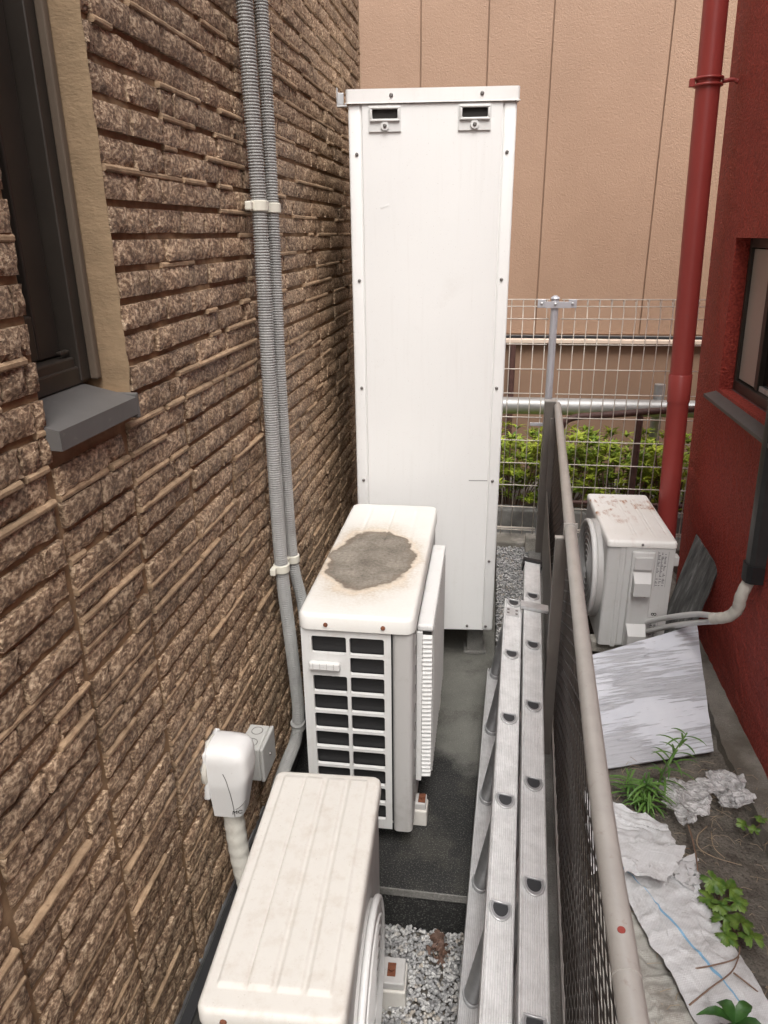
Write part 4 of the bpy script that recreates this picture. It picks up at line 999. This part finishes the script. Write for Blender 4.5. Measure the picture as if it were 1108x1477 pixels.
along(-.5, 3.64, .012, .060, .0845, 0, 'bottom_bar', M_RAIL); along(-.5, 3.64, .016, .776, .797, 0, 'top_bar', M_POST)
def post(y, off, w_, l_, z1, plate=True):
    x = fxm(y) + off
    p_ = MB().bbox(x - w_ / 2, x + w_ / 2, y - l_ / 2, y + l_ / 2, .034, z1, .002).obj('post', M_POST, fence)
    return p_
pa = post(3.66, -.03, .05, .05, .84); MB().bbox(fxm(3.66) - .057, fxm(3.66) - .003, 3.634, 3.686, .8405, .846, .001).obj('post_cap', M_RAIL, pa)
post(3.52, -.014, .03, .006, .79)
pb = post(2.02, -.028, .034, .03, .79); MB().bbox(fxm(2.02) - .048, rxy(2.02) + .0, 2.004, 2.020, .791, .798, .001).obj('bracket', M_RAIL, pb)
MB().bbox(rxy(2.02) - .0195, rxy(2.02) + .0195, 2.010, 2.014, ZR - .0195, ZR + .0195, .001).obj('bracket_ring', M_RAIL, pb)
post(.32, -.026, .034, .03, .79)
along(2.35, 3.62, .004, .09, .42, -.022, 'kick_plate', M_POST, 10)

# ================================================================== WIRE FENCE AT THE BACK
YW = 3.79
wf_ = thing('wire_fence', 'cream welded wire mesh fence with a silver post across the far end', 'fence', (.3, YW, .04))
zt = P(800, 434, y=YW).z; pxc = P(800, 440, y=YW).x
po = MB().tube([(pxc, YW - .02, .03), (pxc, YW - .02, zt + .012)], .0185, 14).obj('post', M_SILVER, wf_, True, 50)
MB().tube([(pxc, YW - .02, zt + .0125), (pxc, YW - .02, zt + .020), (pxc, YW - .02, zt + .027)], lambda i: (.023, .019, .007)[i], 14).obj('post_cap', M_SILVER, po, True, 40)
bk = MB().bbox(pxc - .050, pxc + .075, YW - .046, YW - .0405, zt - .030, zt + .000, .001).obj('clamp_plate', M_SILVER, po)
for dx in (-.062, .085): 
    cb = MB().bbox(pxc + dx - .020, pxc + dx + .020, YW - .012, YW - .0072, zt - .032, zt + .008, .002).obj('clamp', M_SILVER, wf_); screw(cb, (pxc + dx, YW - .0121, zt - .012), (0, -1, 0), .007, M_ALUPLAIN)
screw(bk, (pxc, YW - .0462, zt - .012), (0, -1, 0), .007, M_ALUPLAIN)
ck = MB().bbox(pxc - .085, pxc - .01, YW - .012, YW - .006, P(770, 612, y=YW).z - .006, P(770, 612, y=YW).z + .012, .002).obj('clamp', M_SILVER, wf_)
gap = .057
xl, xr = -.62, 1.32
zb_ = .075
for seg in ((xl, pxc - .035), (pxc + .045, xr)):
    x = seg[1] if seg[0] == xl else seg[0]; st = -gap if seg[0] == xl else gap
    while seg[0] - .001 <= x <= seg[1] + .001:
        MB().tube([(x, YW + .002, zb_), (x, YW + .002, zt - .052), (x, YW + .008, zt - .040), (x, YW + .040, zt - .010), (x, YW + .038, zt + .004), (x, YW + .004, zt + .004), (x, YW + .002, zt - .026)], .0026, 6).obj('vertical_wire', M_WIRE, wf_, True); x += st
    hz = [zt - .026, zt + .0065, zt - .085] + [zt - .085 - .1235 * k for k in range(1, 10)] + [.10, .115]
    for h_ in hz:
        if h_ > zb_: MB().tube([(seg[0] - .012, YW - .0025, h_), (seg[1] + .012, YW - .0025, h_)], .0027, 6).obj('horizontal_wire', M_WIRE, wf_, True)
# block under the post
tag(centre_obj(MB().bbox(pxc - .075, pxc + .045, YW - .13, YW - .052, -.10, .105, .006), 'concrete_block', M_CURB, 'pale concrete block at the foot of the silver fence post', 'block'))

# galvanised guard rail
YG = 4.55
gz = P(800, 586, y=YG).z
gr_ = thing('guard_rail', 'weathered galvanised pipe guard rail behind the wire fence', 'guard rail', (0.3, YG, 0))
MB().tube([(-2.2, YG, gz), (3, YG, gz)], .052, 20).obj('pipe', M_GALV, gr_, True, 50)
gx_ = P(955, 570, y=YG).x
MB().tube([(gx_, YG + .085, -.1), (gx_, YG + .085, gz + .13)], .032, 14).obj('post', M_GALV, gr_, True, 50)
MB().tube([(-1.4, YG + .085, -.1), (-1.4, YG + .085, gz + .13)], .032, 14).obj('post', M_GALV, gr_, True, 50)
# dark vertical pipe on the far low wall
dx_ = P(737, 560, y=5.1).x; dp_ = thing('dark_pipe', 'thin dark vertical pipe on the far wall beside the tank', 'pipe', (dx_, 5.14, -.03))
MB().tube([(dx_, 5.14, -.03), (dx_, 5.14, zl - .035)], .022, 10).obj('tube', M_BROWNRAIL, dp_, True, 50); MB().bbox(dx_ - .03, dx_ + .03, 5.11, 5.205, .5, .52, .002).obj('pipe_clip', M_BROWNRAIL, dp_)
# rusty brown tube railing
YB = 4.02
rr_ = thing('tube_railing', 'rusty brown tubular railing with a rounded corner behind the wire fence', 'railing', (P(900, 700, y=YB).x, YB, -.05))
pts = [P(806, 640, y=YB), P(811, 614, y=YB), P(829, 602, y=YB), P(880, 598, y=YB), P(1005, 590, y=YB)]
low = pts[0].copy(); low.z = -.05
MB().tube(spline([low] + pts + [pts[-1] + Vector((.6, 0, .02))], 8), .018, 10).obj('frame_tube', M_BROWNRAIL, rr_, True, 50)
vx = P(918, 650, y=YB).x; MB().tube([(vx, YB, -.05), (vx, YB, P(918, 600, y=YB).z)], .017, 10).obj('upright', M_BROWNRAIL, rr_, True, 50)
zz_ = P(900, 727, y=YB).z; MB().tube([(low.x, YB, zz_), (vx + .9, YB, zz_)], .012, 10).obj('lower_tube', M_BROWNRAIL, rr_, True, 50)

# ================================================================== HEDGE
def leaf(mb, base, d, up_, L, W_, bend=.25):
    d = d.normalized(); s_ = d.cross(up_).normalized(); n_ = s_.cross(d).normalized()
    p0 = base; p1 = base + d * L * .45 + n_ * L * .06; p2 = base + d * L - n_ * L * bend
    a, b_ = p1 + s_ * W_ / 2 + n_ * W_ * .18, p1 - s_ * W_ / 2 + n_ * W_ * .18
    mb.add([p0, a, p1, b_, p2], [(0, 1, 2), (0, 2, 3), (1, 4, 2), (2, 4, 3)])
def bush(cx, cy, w_, h_, seed, label):
    rn = random.Random(seed); root = thing('azalea_bush', label, 'bush', (cx, cy, -.03), group='clipped bushes behind the fence')
    lv = MB(); lv.keep = True; tw = MB()
    for k in range(190):
        x = rn.uniform(-.5, .5) * w_; y = rn.uniform(-.5, .5) * .42
        top = h_ * (.86 + .20 * noise.noise(Vector((x * 7 + seed, y * 7, 0))) + .06 * rn.random())
        z = top * (rn.random() ** .55) if rn.random() < .8 else top * rn.uniform(.3, .7)
        z = max(.14 * h_ + .15 * rn.random() * h_, z)
        c_ = Vector((cx + x, cy + y, z - .03)); out = Vector((x * .6, -.5 + y, .5 + z * .6)).normalized()
        for q in range(rn.randint(6, 9)):
            a = q * 2.4 + rn.random(); d = Vector((math.cos(a), math.sin(a) * .8, .25 + .5 * rn.random())) + out * .5
            leaf(lv, c_, d, Vector((0, 0, 1)), rn.uniform(.045, .080), rn.uniform(.016, .025))
        if k % 4 == 0: tw.tube([Vector((cx + x * .3, cy + y * .3, -.04)), Vector((cx + x * .8, cy + y * .8, z * .5)), c_], .004, 5)
    lv.obj('foliage', M_LEAF, root); tw.obj('stems', M_TWIG, root)
hx0, hx1_ = P(700, 640, y=4.35).x, P(1030, 640, y=4.35).x
hw_ = (hx1_ - hx0) / 4
hl = ['bright yellow-green azalea bush just right of the white tank', 'azalea bush right of the handrail end, behind the wire fence', 'azalea bush beside the rusty upright of the tube railing', 'sparse azalea bush behind the red downpipe']
for k in range(4): bush(hx0 + hw_ * (k + .5), 4.42, hw_ * 1.25, .56 - .015 * k, 11 + k, hl[k])

# ================================================================== RED DOWNPIPE, DUCT, PIPES
YD = 3.185
dn = thing('downpipe', 'glossy red rainwater downpipe strapped to the red building corner', 'downpipe', (P(955, 830, y=YD).x, YD, 0))
a, b_ = P(1033, 0, y=YD), P(963, 740, y=YD); t = (a - b_).normalized()
bot = b_ - t * ((b_.z - .02) / t.z); topp = a + t * .95
MB().tube([bot, topp], .0425, 28).obj('pipe', M_DOWN, dn, True, 50)
for py in (575, ):
    cq = P(977, py, y=YD); s0 = b_ + t * ((cq.z - b_.z) / t.z); s1 = s0 + t * .100
    MB().tube([s0 - t * .012, s1, s1 + t * .003], lambda i: (.0452, .0462, .0440)[i], 28).obj('coupling', M_DOWN, dn, True, 40)
cq = P(1022, 118, y=YD); s0 = b_ + t * ((cq.z - b_.z) / t.z)
for o_ in (-.012, .010): MB().tube([s0 + Vector((.048 * math.cos(q * math.pi / 14), .048 * math.sin(q * math.pi / 14), o_)) for q in range(29)], .005, 7, False).obj('strap', M_DOWN, dn, True)
xe = .90 - math.tan(LEAN) * s0.z
MB().tube(spline([s0 + Vector((.047, 0, 0)), s0 + Vector((.085, 0, .004)), s0 + Vector((.10, 0, -.002)), Vector((xe + .012, YD, s0.z + .012))], 6), .0075, 8).obj('bracket_arm', M_DOWN, dn, True, 50)
MB().bbox(s0.x - .066, s0.x - .047, YD - .010, YD + .008, s0.z - .016, s0.z + .012, .002).obj('strap_bolt', M_DOWN, dn)

lx = lambda z: .90 - math.tan(LEAN) * z
du_b = P(1080, 832, x=.845); dy = du_b.y; dz = du_b.z
duct = thing('pipe_duct', 'charcoal plastic pipe duct running down the red wall at the right edge', 'duct', (lx(dz), dy, dz))
mb = MB(); prof = [(.0, -.031), (-.034, -.031), (-.046, -.020), (-.049, 0), (-.046, .020), (-.034, .031), (.0, .031)]
n = len(prof); zz0, zz1 = dz + .04, 3.25
mb.add([(lx(zz0) + u, dy + w_, zz0) for u, w_ in prof] + [(lx(zz1) + u, dy + w_, zz1) for u, w_ in prof], [(i, i + 1, n + i + 1, n + i) for i in range(n - 1)] + [tuple(range(n))])
mb.obj('duct_cover', M_DUCT, duct, True, 25)
mb = MB(); mb.add([(lx(zq) + u * 1.10 - .001, dy + w_ * 1.10, zq) for zq in (dz - .012, dz + .048) for u, w_ in prof], [(i, i + 1, n + i + 1, n + i) for i in range(n - 1)] + [tuple(range(n)), tuple(range(n, 2 * n))]); mb.obj('end_collar', M_DARK, duct, True, 25)
mb = MB().bar((lx(zz0) - .010, dy + .037, zz0), (lx(zz1) - .010, dy + .037, zz1), .006, .014, (0, 1, 0)).obj('backing_strip', M_CLIP, duct)
pip = thing('wrapped_pipes', 'cream taped refrigerant pipes curving from the duct to the small unit', 'pipe', (lx(.3), dy, .3))
main = [Vector((lx(dz) - .026, dy, dz + .01)), P(1070, 858, y=dy + .0), P(1064, 878, y=dy + .01), P(1049, 890, y=dy + .03), P(1026, 892, y=dy + .07)]
MB().tube(resample(spline(main, 20), .004), lambda i: .0190 + (.0009 if (i // 4) % 2 else 0), 14).obj('taped_bundle', M_CAPTAPE, pip, True, 30)
for pxs in ([(1034, 889), (1005, 886), (968, 890), (932, 897)], [(1034, 896), (1005, 898), (968, 903), (934, 911)]):
    MB().tube(spline([P(a_, b2, y=dy + .05 + (2.69 - dy - .05) * k_ / 3) for k_, (a_, b2) in enumerate(pxs)], 14), .0105, 12).obj('branch_pipe', M_CAP, pip, True, 50)

# ================================================================== RIGHT-HAND GROUND CLUTTER
def slab(name, m, corners, t, label, cat):
    c0 = sum((Vector(c_) for c_ in corners), Vector()) / 4; ex = (Vector(corners[1]) - Vector(corners[0])).normalized(); ey = (Vector(corners[3]) - Vector(corners[0])); nz3 = ex.cross(ey).normalized(); ey = nz3.cross(ex)
    mw = Matrix(((ex.x, ey.x, nz3.x, c0.x), (ex.y, ey.y, nz3.y, c0.y), (ex.z, ey.z, nz3.z, c0.z), (0, 0, 0, 1))); inv = mw.inverted()
    lc = [inv @ Vector(c_) for c_ in corners]; n = 14; edge = []
    for i in range(4):
        a, b_ = lc[i], lc[(i + 1) % 4]
        for k in range(n):
            q = a.lerp(b_, k / n); q = q + (Vector((-(b_ - a).y, (b_ - a).x, 0)).normalized()) * (.0025 * noise.noise(Vector((q.x * 60, q.y * 60, 0)))); q.z = 0; edge.append(q)
    mb = MB().prism(edge, (0, 0, t)); o = mb.obj(name, m); o.matrix_world = mw; return tag(o, label, cat)
bl, brr, tr, tl = P(878, 1108, z=.015), P(1030, 1083, z=.02), P(1001, 907, z=.20), P(850, 946, z=.19)
bl = bl + (bl - brr) * .12; tl = tl + (tl - tr) * .10
slab('painted_board', M_BOARD, (bl, brr, tr, tl), .006, 'flaking white painted board leaning low in front of the small unit', 'board')
sa = P(1010, 772, x=.855); sb = P(1025, 818, x=.855); 
s1, s2 = P(985, 905, y=2.78), P(955, 880, y=2.80)
s1.z = .012; s1.x = .80; s1.y = 2.78; s2 = Vector((.72, 2.80, .012))
slab('slate_board', M_SLATE, (s2, Vector((.795, 2.66, .012)), sb, sa), .007, 'dark grey slate board leaning on the red wall behind the small unit', 'board')
def sheet(name, m, corners, label, cat, amp=.02, sc_=9, seed=0, n=44, zoff=.0, edge=.02):
    c = [Vector(q) for q in corners]; mb = MB()
    def fn(u, v):
        p = c[0].lerp(c[1], u).lerp(c[3].lerp(c[2], u), v); s_ = Vector((seed * 5.3, seed * 2.1, 0))
        e = 4 * min(u, 1 - u, v, 1 - v)
        w_ = Vector((noise.noise(Vector((u * 4, v * 4, 1)) + s_), noise.noise(Vector((u * 4, v * 4, 2)) + s_), 0)) * edge * 1.6 + Vector((noise.noise(Vector((u * 13, v * 13, 1)) + s_), noise.noise(Vector((u * 13, v * 13, 8)) + s_), 0)) * edge * .5
        h1 = noise.noise(Vector((p.x * sc_, p.y * sc_, 0)) + s_); ang = seed * .7; ax_ = p.x * math.cos(ang) + p.y * math.sin(ang); ay_ = -p.x * math.sin(ang) + p.y * math.cos(ang); wq = .05 * noise.noise(Vector((p.x * 8, p.y * 8, 9)) + s_); h2 = 1 - abs(noise.noise(Vector(((ax_ + wq) * sc_ * 3.4, ay_ * sc_ * .9, 3)) + s_)) * 3.0; h3 = noise.noise(Vector((p.x * 50, p.y * 50, 6)) + s_)
        return p + w_ + Vector((0, 0, zoff + amp * (.62 * (h1 + .5) + .36 * max(0, h2) + .02 * h3) + .004))
    mb.grid(n, n, fn); return centre_obj(mb, name, m, label, cat, smooth=True), fn
Z0 = .012
t1, f1 = sheet('woven_sack', M_TARP, (P(866, 1252, z=.02), P(985, 1240, z=.02), P(1125, 1490, z=.02), P(1012, 1486, z=.02)), 'white woven sack sheet with a blue stripe spread on the soil', 'sack', .013, 6, 3, 80, .006, .014)
# blue stripe woven into the sack
sb_ = MB(); NS = 90
for i in range(NS):
    v0, v1 = i / NS, (i + 1) / NS
    def uu(v): return .24 + .44 * v ** 1.1
    q = [f1(uu(v0) - .012, v0), f1(uu(v0) + .012, v0), f1(uu(v1) + .012, v1), f1(uu(v1) - .012, v1)]
    sb_.add([x + Vector((0, 0, .0012)) for x in q], [(0, 1, 2, 3)])
c_ = t1.location.copy(); sb_.v = [q - c_ for q in sb_.v]; so2 = sb_.obj('blue_stripe', M_BLUE, None); so2.parent = t1
sheet('woven_sack', M_TARP2, (P(850, 1290, z=.0), P(960, 1335, z=.0), P(1050, 1500, z=.0), P(870, 1570, z=.0)), 'dirty grey-brown woven sack next to the handrail at the bottom', 'sack', .020, 9, 7, 50, .0, .012)
sheet('woven_sack', M_TARP, (P(880, 1228, z=.05), P(985, 1238, z=.05), P(960, 1288, z=.05), P(895, 1272, z=.05)), 'crumpled bright white sack flap folded over the blue-striped sack', 'sack', .013, 4, 9, 40, .026, .010)
sheet('woven_sack', M_TARP, (P(845, 1150, z=.02), P(960, 1195, z=.02), P(978, 1240, z=.02), P(850, 1260, z=.02)), 'whitish plastic sheet scrap beside the rail below the tall weed', 'sack', .025, 12, 11, 36, .0, .014)
sheet('plastic_film', M_FILM, (P(935, 1135, z=.03), P(1042, 1128, z=.03), P(1020, 1178, z=.03), P(985, 1200, z=.03)), 'crumpled clear plastic film lying below the painted board', 'plastic sheet', .030, 9, 13, 44, .0, .016)
sheet('plastic_film', M_FILM, (P(1015, 1118, z=.03), P(1068, 1120, z=.03), P(1092, 1168, z=.03), P(1040, 1172, z=.03)), 'crumpled clear plastic film against the foot of the red wall', 'plastic sheet', .030, 9, 17, 36, .0, .014)
sheet('woven_sack', M_TARP, (P(958, 1262, z=.03), P(1000, 1232, z=.03), P(1012, 1262, z=.03), P(1000, 1290, z=.03)), 'small torn white sack scrap between the flap and the vine leaves', 'sack', .018, 5, 19, 26, .0, .012)

# tall narrow-leaved weed
def weed(base, label, nblade, Lr, m=M_LEAF2, seed=2, nm='narrow_leaf_weed', wid=.007):
    rn = random.Random(seed); root = thing(nm, label, 'weed', base)
    for st in range(5):
        b0 = Vector(base) + Vector((rn.uniform(-.05, .04), rn.uniform(-.04, .05), 0)); hgt = Lr * (1.05 if st == 0 else rn.uniform(.3, .65)); tip = b0 + Vector((rn.uniform(-.02, .08) if st else .06, rn.uniform(-.02, .03), hgt))
        MB().tube(spline([b0, (b0 + tip) / 2 + Vector((-.01, 0, 0)), tip], 5), .0022, 6).obj('stem', m, root, True)
        for k in range(nblade if st == 0 else int(nblade * .7)):
            f_ = .08 + .92 * k / nblade; p = b0.lerp(tip, f_); a = k * 2.39 + rn.random(); L = rn.uniform(.07, .125) * (1 - .35 * f_)
            d = Vector((math.cos(a), math.sin(a), rn.uniform(.25, .9))).normalized(); s_ = d.cross(Vector((0, 0, 1))).normalized(); mb = MB(); n = 6; vs = []
            for i in range(n + 1):
                t_ = i / n; c = p + d * L * t_ + Vector((0, 0, -L * .55 * t_ * t_)); w_ = wid * math.sin(math.pi * (.08 + .92 * t_)) ** .6 * .5 if i < n else .0002
                vs += [c - s_ * w_ + Vector((0, 0, .0012)), c, c + s_ * w_ + Vector((0, 0, .0012))]
            mb.keep = True; mb.add(vs, [(i * 3 + a_, i * 3 + a_ + 1, i * 3 + a_ + 4, i * 3 + a_ + 3) for i in range(n) for a_ in range(2)]); mb.obj('leaf', m, root, True)
weed(P(930, 1160, z=.01), 'tall green weed with narrow grassy leaves in front of the painted board', 28, .235)
def lobed(root, c0, r, rz, tilt, m, seed, curl=.25):
    rn = random.Random(seed); n = 60; pts = []
    for i in range(n):
        a = 2 * math.pi * i / n; lob = .70 + .30 * abs(math.cos(2.5 * (a - math.pi / 2))) ** 1.3; 
        if abs((a - 1.5 * math.pi + math.pi) % (2 * math.pi) - math.pi) < .22: lob = .2
        lob *= 1 + .09 * ((i % 3) - 1); pts.append((a, lob))
    mw = Matrix.Translation(c0) @ Matrix.Rotation(rz, 4, 'Z') @ Matrix.Rotation(tilt, 4, 'X')
    mb = MB(); mb.keep = True; vs = [mw @ Vector((0, -r * .1, 0))]
    for fr_ in (.5, 1.0):
        for a, l_ in pts:
            rad = r * l_ * fr_; x, y = math.cos(a) * rad, math.sin(a) * rad; vs.append(mw @ Vector((x, y, -.25 * rad * rad / r + .06 * r * math.cos(5 * (a - math.pi / 2)) * fr_ + curl * r * noise.noise(Vector((x / r * 1.6 + seed, y / r * 1.6, 0))))))
    fs = [(0, 1 + i, 1 + (i + 1) % n) for i in range(n)] + [(1 + i, 1 + n + i, 1 + n + (i + 1) % n, 1 + (i + 1) % n) for i in range(n)]
    mb.add(vs, fs); mb.obj('leaf', m, root, True)
def vine(base, spots, label, m, seed, nm='lobed_vine'):
    root = thing(nm, label, 'vine', base); rn = random.Random(seed)
    for i, (px, py, z, r) in enumerate(spots):
        c0 = P(px, py, z=z); lobed(root, c0, r, rn.uniform(-2.6, 2.6), rn.uniform(-.35, .35), m, seed + i)
        MB().tube(spline([Vector(base), (Vector(base) + c0) / 2 + Vector((.01, 0, -.01)), c0 - Vector((0, 0, .003))], 5), .0018, 5).obj('stalk', M_TWIG, root, True)
vine(P(1035, 1300, z=.0), [(1030, 1272, .06, .034), (1052, 1280, .05, .032), (1022, 1295, .045, .028), (1062, 1300, .05, .030), (1040, 1305, .06, .026)], 'green lobed vine leaves at the edge of the sack, upper cluster', M_IVY, 31)
vine(P(1060, 1345, z=.0), [(1045, 1325, .05, .034), (1068, 1328, .06, .034), (1085, 1350, .05, .030), (1050, 1350, .045, .028)], 'yellowing lobed vine leaves at the edge of the sack, lower cluster', M_IVY, 47)
vine(P(1080, 1195, z=.0), [(1072, 1188, .03, .020), (1088, 1196, .03, .018), (1098, 1180, .03, .018)], 'small pale vine leaves at the foot of the red wall', M_IVY, 53)
# dark pointed leaves at the bottom edge
dl = thing('dark_leaf_plant', 'dark green plant with large pointed leaves at the bottom right', 'plant', P(1062, 1490, z=.02))
pc = P(1060, 1476, z=.11); MB().tube([P(1062, 1490, z=.02), pc], .003, 6).obj('stem', M_DKLEAF, dl)
def oval(px, py, wdt):
    tip = P(px, py, z=.12); d = tip - pc; s_ = d.cross(Vector((0, 0, 1))).normalized(); mb = MB(); mb.keep = True; n = 10; vs = []
    for i in range(n + 1):
        t_ = i / n; c = pc + d * t_ + Vector((0, 0, .018 * math.sin(math.pi * t_))); w_ = wdt * math.sin(math.pi * min(.995, t_ ** .8)) * .5 * (1 + .10 * ((i % 2) - .5)) + .0004
        vs += [c - s_ * w_ + Vector((0, 0, .006 * math.sin(math.pi * t_))), c, c + s_ * w_ + Vector((0, 0, .006 * math.sin(math.pi * t_)))]
    mb.add(vs, [(i * 3 + a, i * 3 + a + 1, i * 3 + a + 4, i * 3 + a + 3) for i in range(n) for a in range(2)]); mb.obj('leaf', M_DKLEAF, dl, True)
oval(1033, 1446, .030); oval(1084, 1450, .026); oval(1004, 1464, .022); oval(1066, 1520, .028); oval(1110, 1500, .026)
# dead stems
def twig(px, label, r=.0022, m=M_STRAW):
    pts = [P(a, b_, z=z) for a, b_, z in px]; mb = MB().tube(spline(pts, 8), lambda i: r * (1 - .5 * i / (8 * len(pts))), 6); return centre_obj(mb, 'dead_stem', m, label, 'stem', smooth=True)
twig([(993, 1190, .03), (1000, 1215, .03), (1006, 1250, .04), (1007, 1290, .03)], 'straight brown dead stem standing below the clear plastic film', .0028, M_TWIG)
twig([(1020, 1192, .02), (1007, 1205, .035), (1008, 1222, .03), (1030, 1236, .02), (1070, 1248, .02)], 'long curled straw-coloured dead stem on the soil', .0018)
twig([(1026, 1200, .02), (1030, 1222, .03), (1046, 1238, .02)], 'short curved straw-coloured dead stem beside the long curled one', .0016)
twig([(955, 1214, .03), (975, 1222, .03), (995, 1224, .02)], 'short brown dead stem on the soil above the white flap', .0022, M_TWIG)
twig([(992, 1399, .03), (1030, 1392, .05), (1062, 1382, .05), (1068, 1365, .05)], 'reddish dead stem crossing the blue stripe', .0022, M_TWIG)
twig([(994, 1450, .03), (1025, 1425, .05), (1055, 1402, .06), (1066, 1380, .06)], 'reddish dead stem running down to the grey sack', .0022, M_TWIG)
twig([(1058, 1403, .06), (1080, 1420, .05), (1100, 1436, .03)], 'forked reddish dead stem at the right edge of the striped sack', .0022, M_TWIG)
twig([(1000, 1320, .03), (1010, 1342, .03), (1024, 1360, .02)], 'thin dark dead stem beside the lower vine leaves', .0014, M_TWIG)
rn = random.Random(77); st = MB(); st.keep = False
for k in range(260):
    x = rn.uniform(.42, .86); y = rn.uniform(1.05, 2.05); a = rn.uniform(0, 6.3); L = rn.uniform(.012, .05); z = .012 + rn.random() * .01
    st.tube([(x, y, z), (x + math.cos(a + .2) * L * .5, y + math.sin(a + .2) * L * .5, z + .006), (x + math.cos(a) * L, y + math.sin(a) * L, z)], .0007, 4, False)
tag(st.obj('dry_litter', M_STRAW), 'fine dry grass litter scattered over the right-hand soil', 'litter', kind='stuff')
# dry leaves in the gravel
def dry(px, py, r, rz, label, seed):
    root = thing('dry_leaf', label, 'leaf', P(px, py, z=-.118), group='dry leaves in the gravel'); lobed(root, P(px, py, z=-.108), r * .62, rz, .5, M_DRY, seed, 1.1)
    c0 = P(px, py, z=-.112); MB().tube([c0, c0 + Vector((.012, -.03, .004))], .0011, 5).obj('stalk', M_TWIG, root)
dry(632, 1352, .034, .3, 'brown dry leaf below the pad edge, topmost of the gravel leaves', 3)
dry(640, 1366, .036, 2.1, 'largest brown dry leaf in the middle of the gravel', 5)
dry(622, 1366, .026, 4.0, 'small brown dry leaf at the left of the leaf cluster on the gravel', 8)
dry(634, 1382, .024, 5.2, 'curled dark dry leaf just under the large dry leaf', 14)
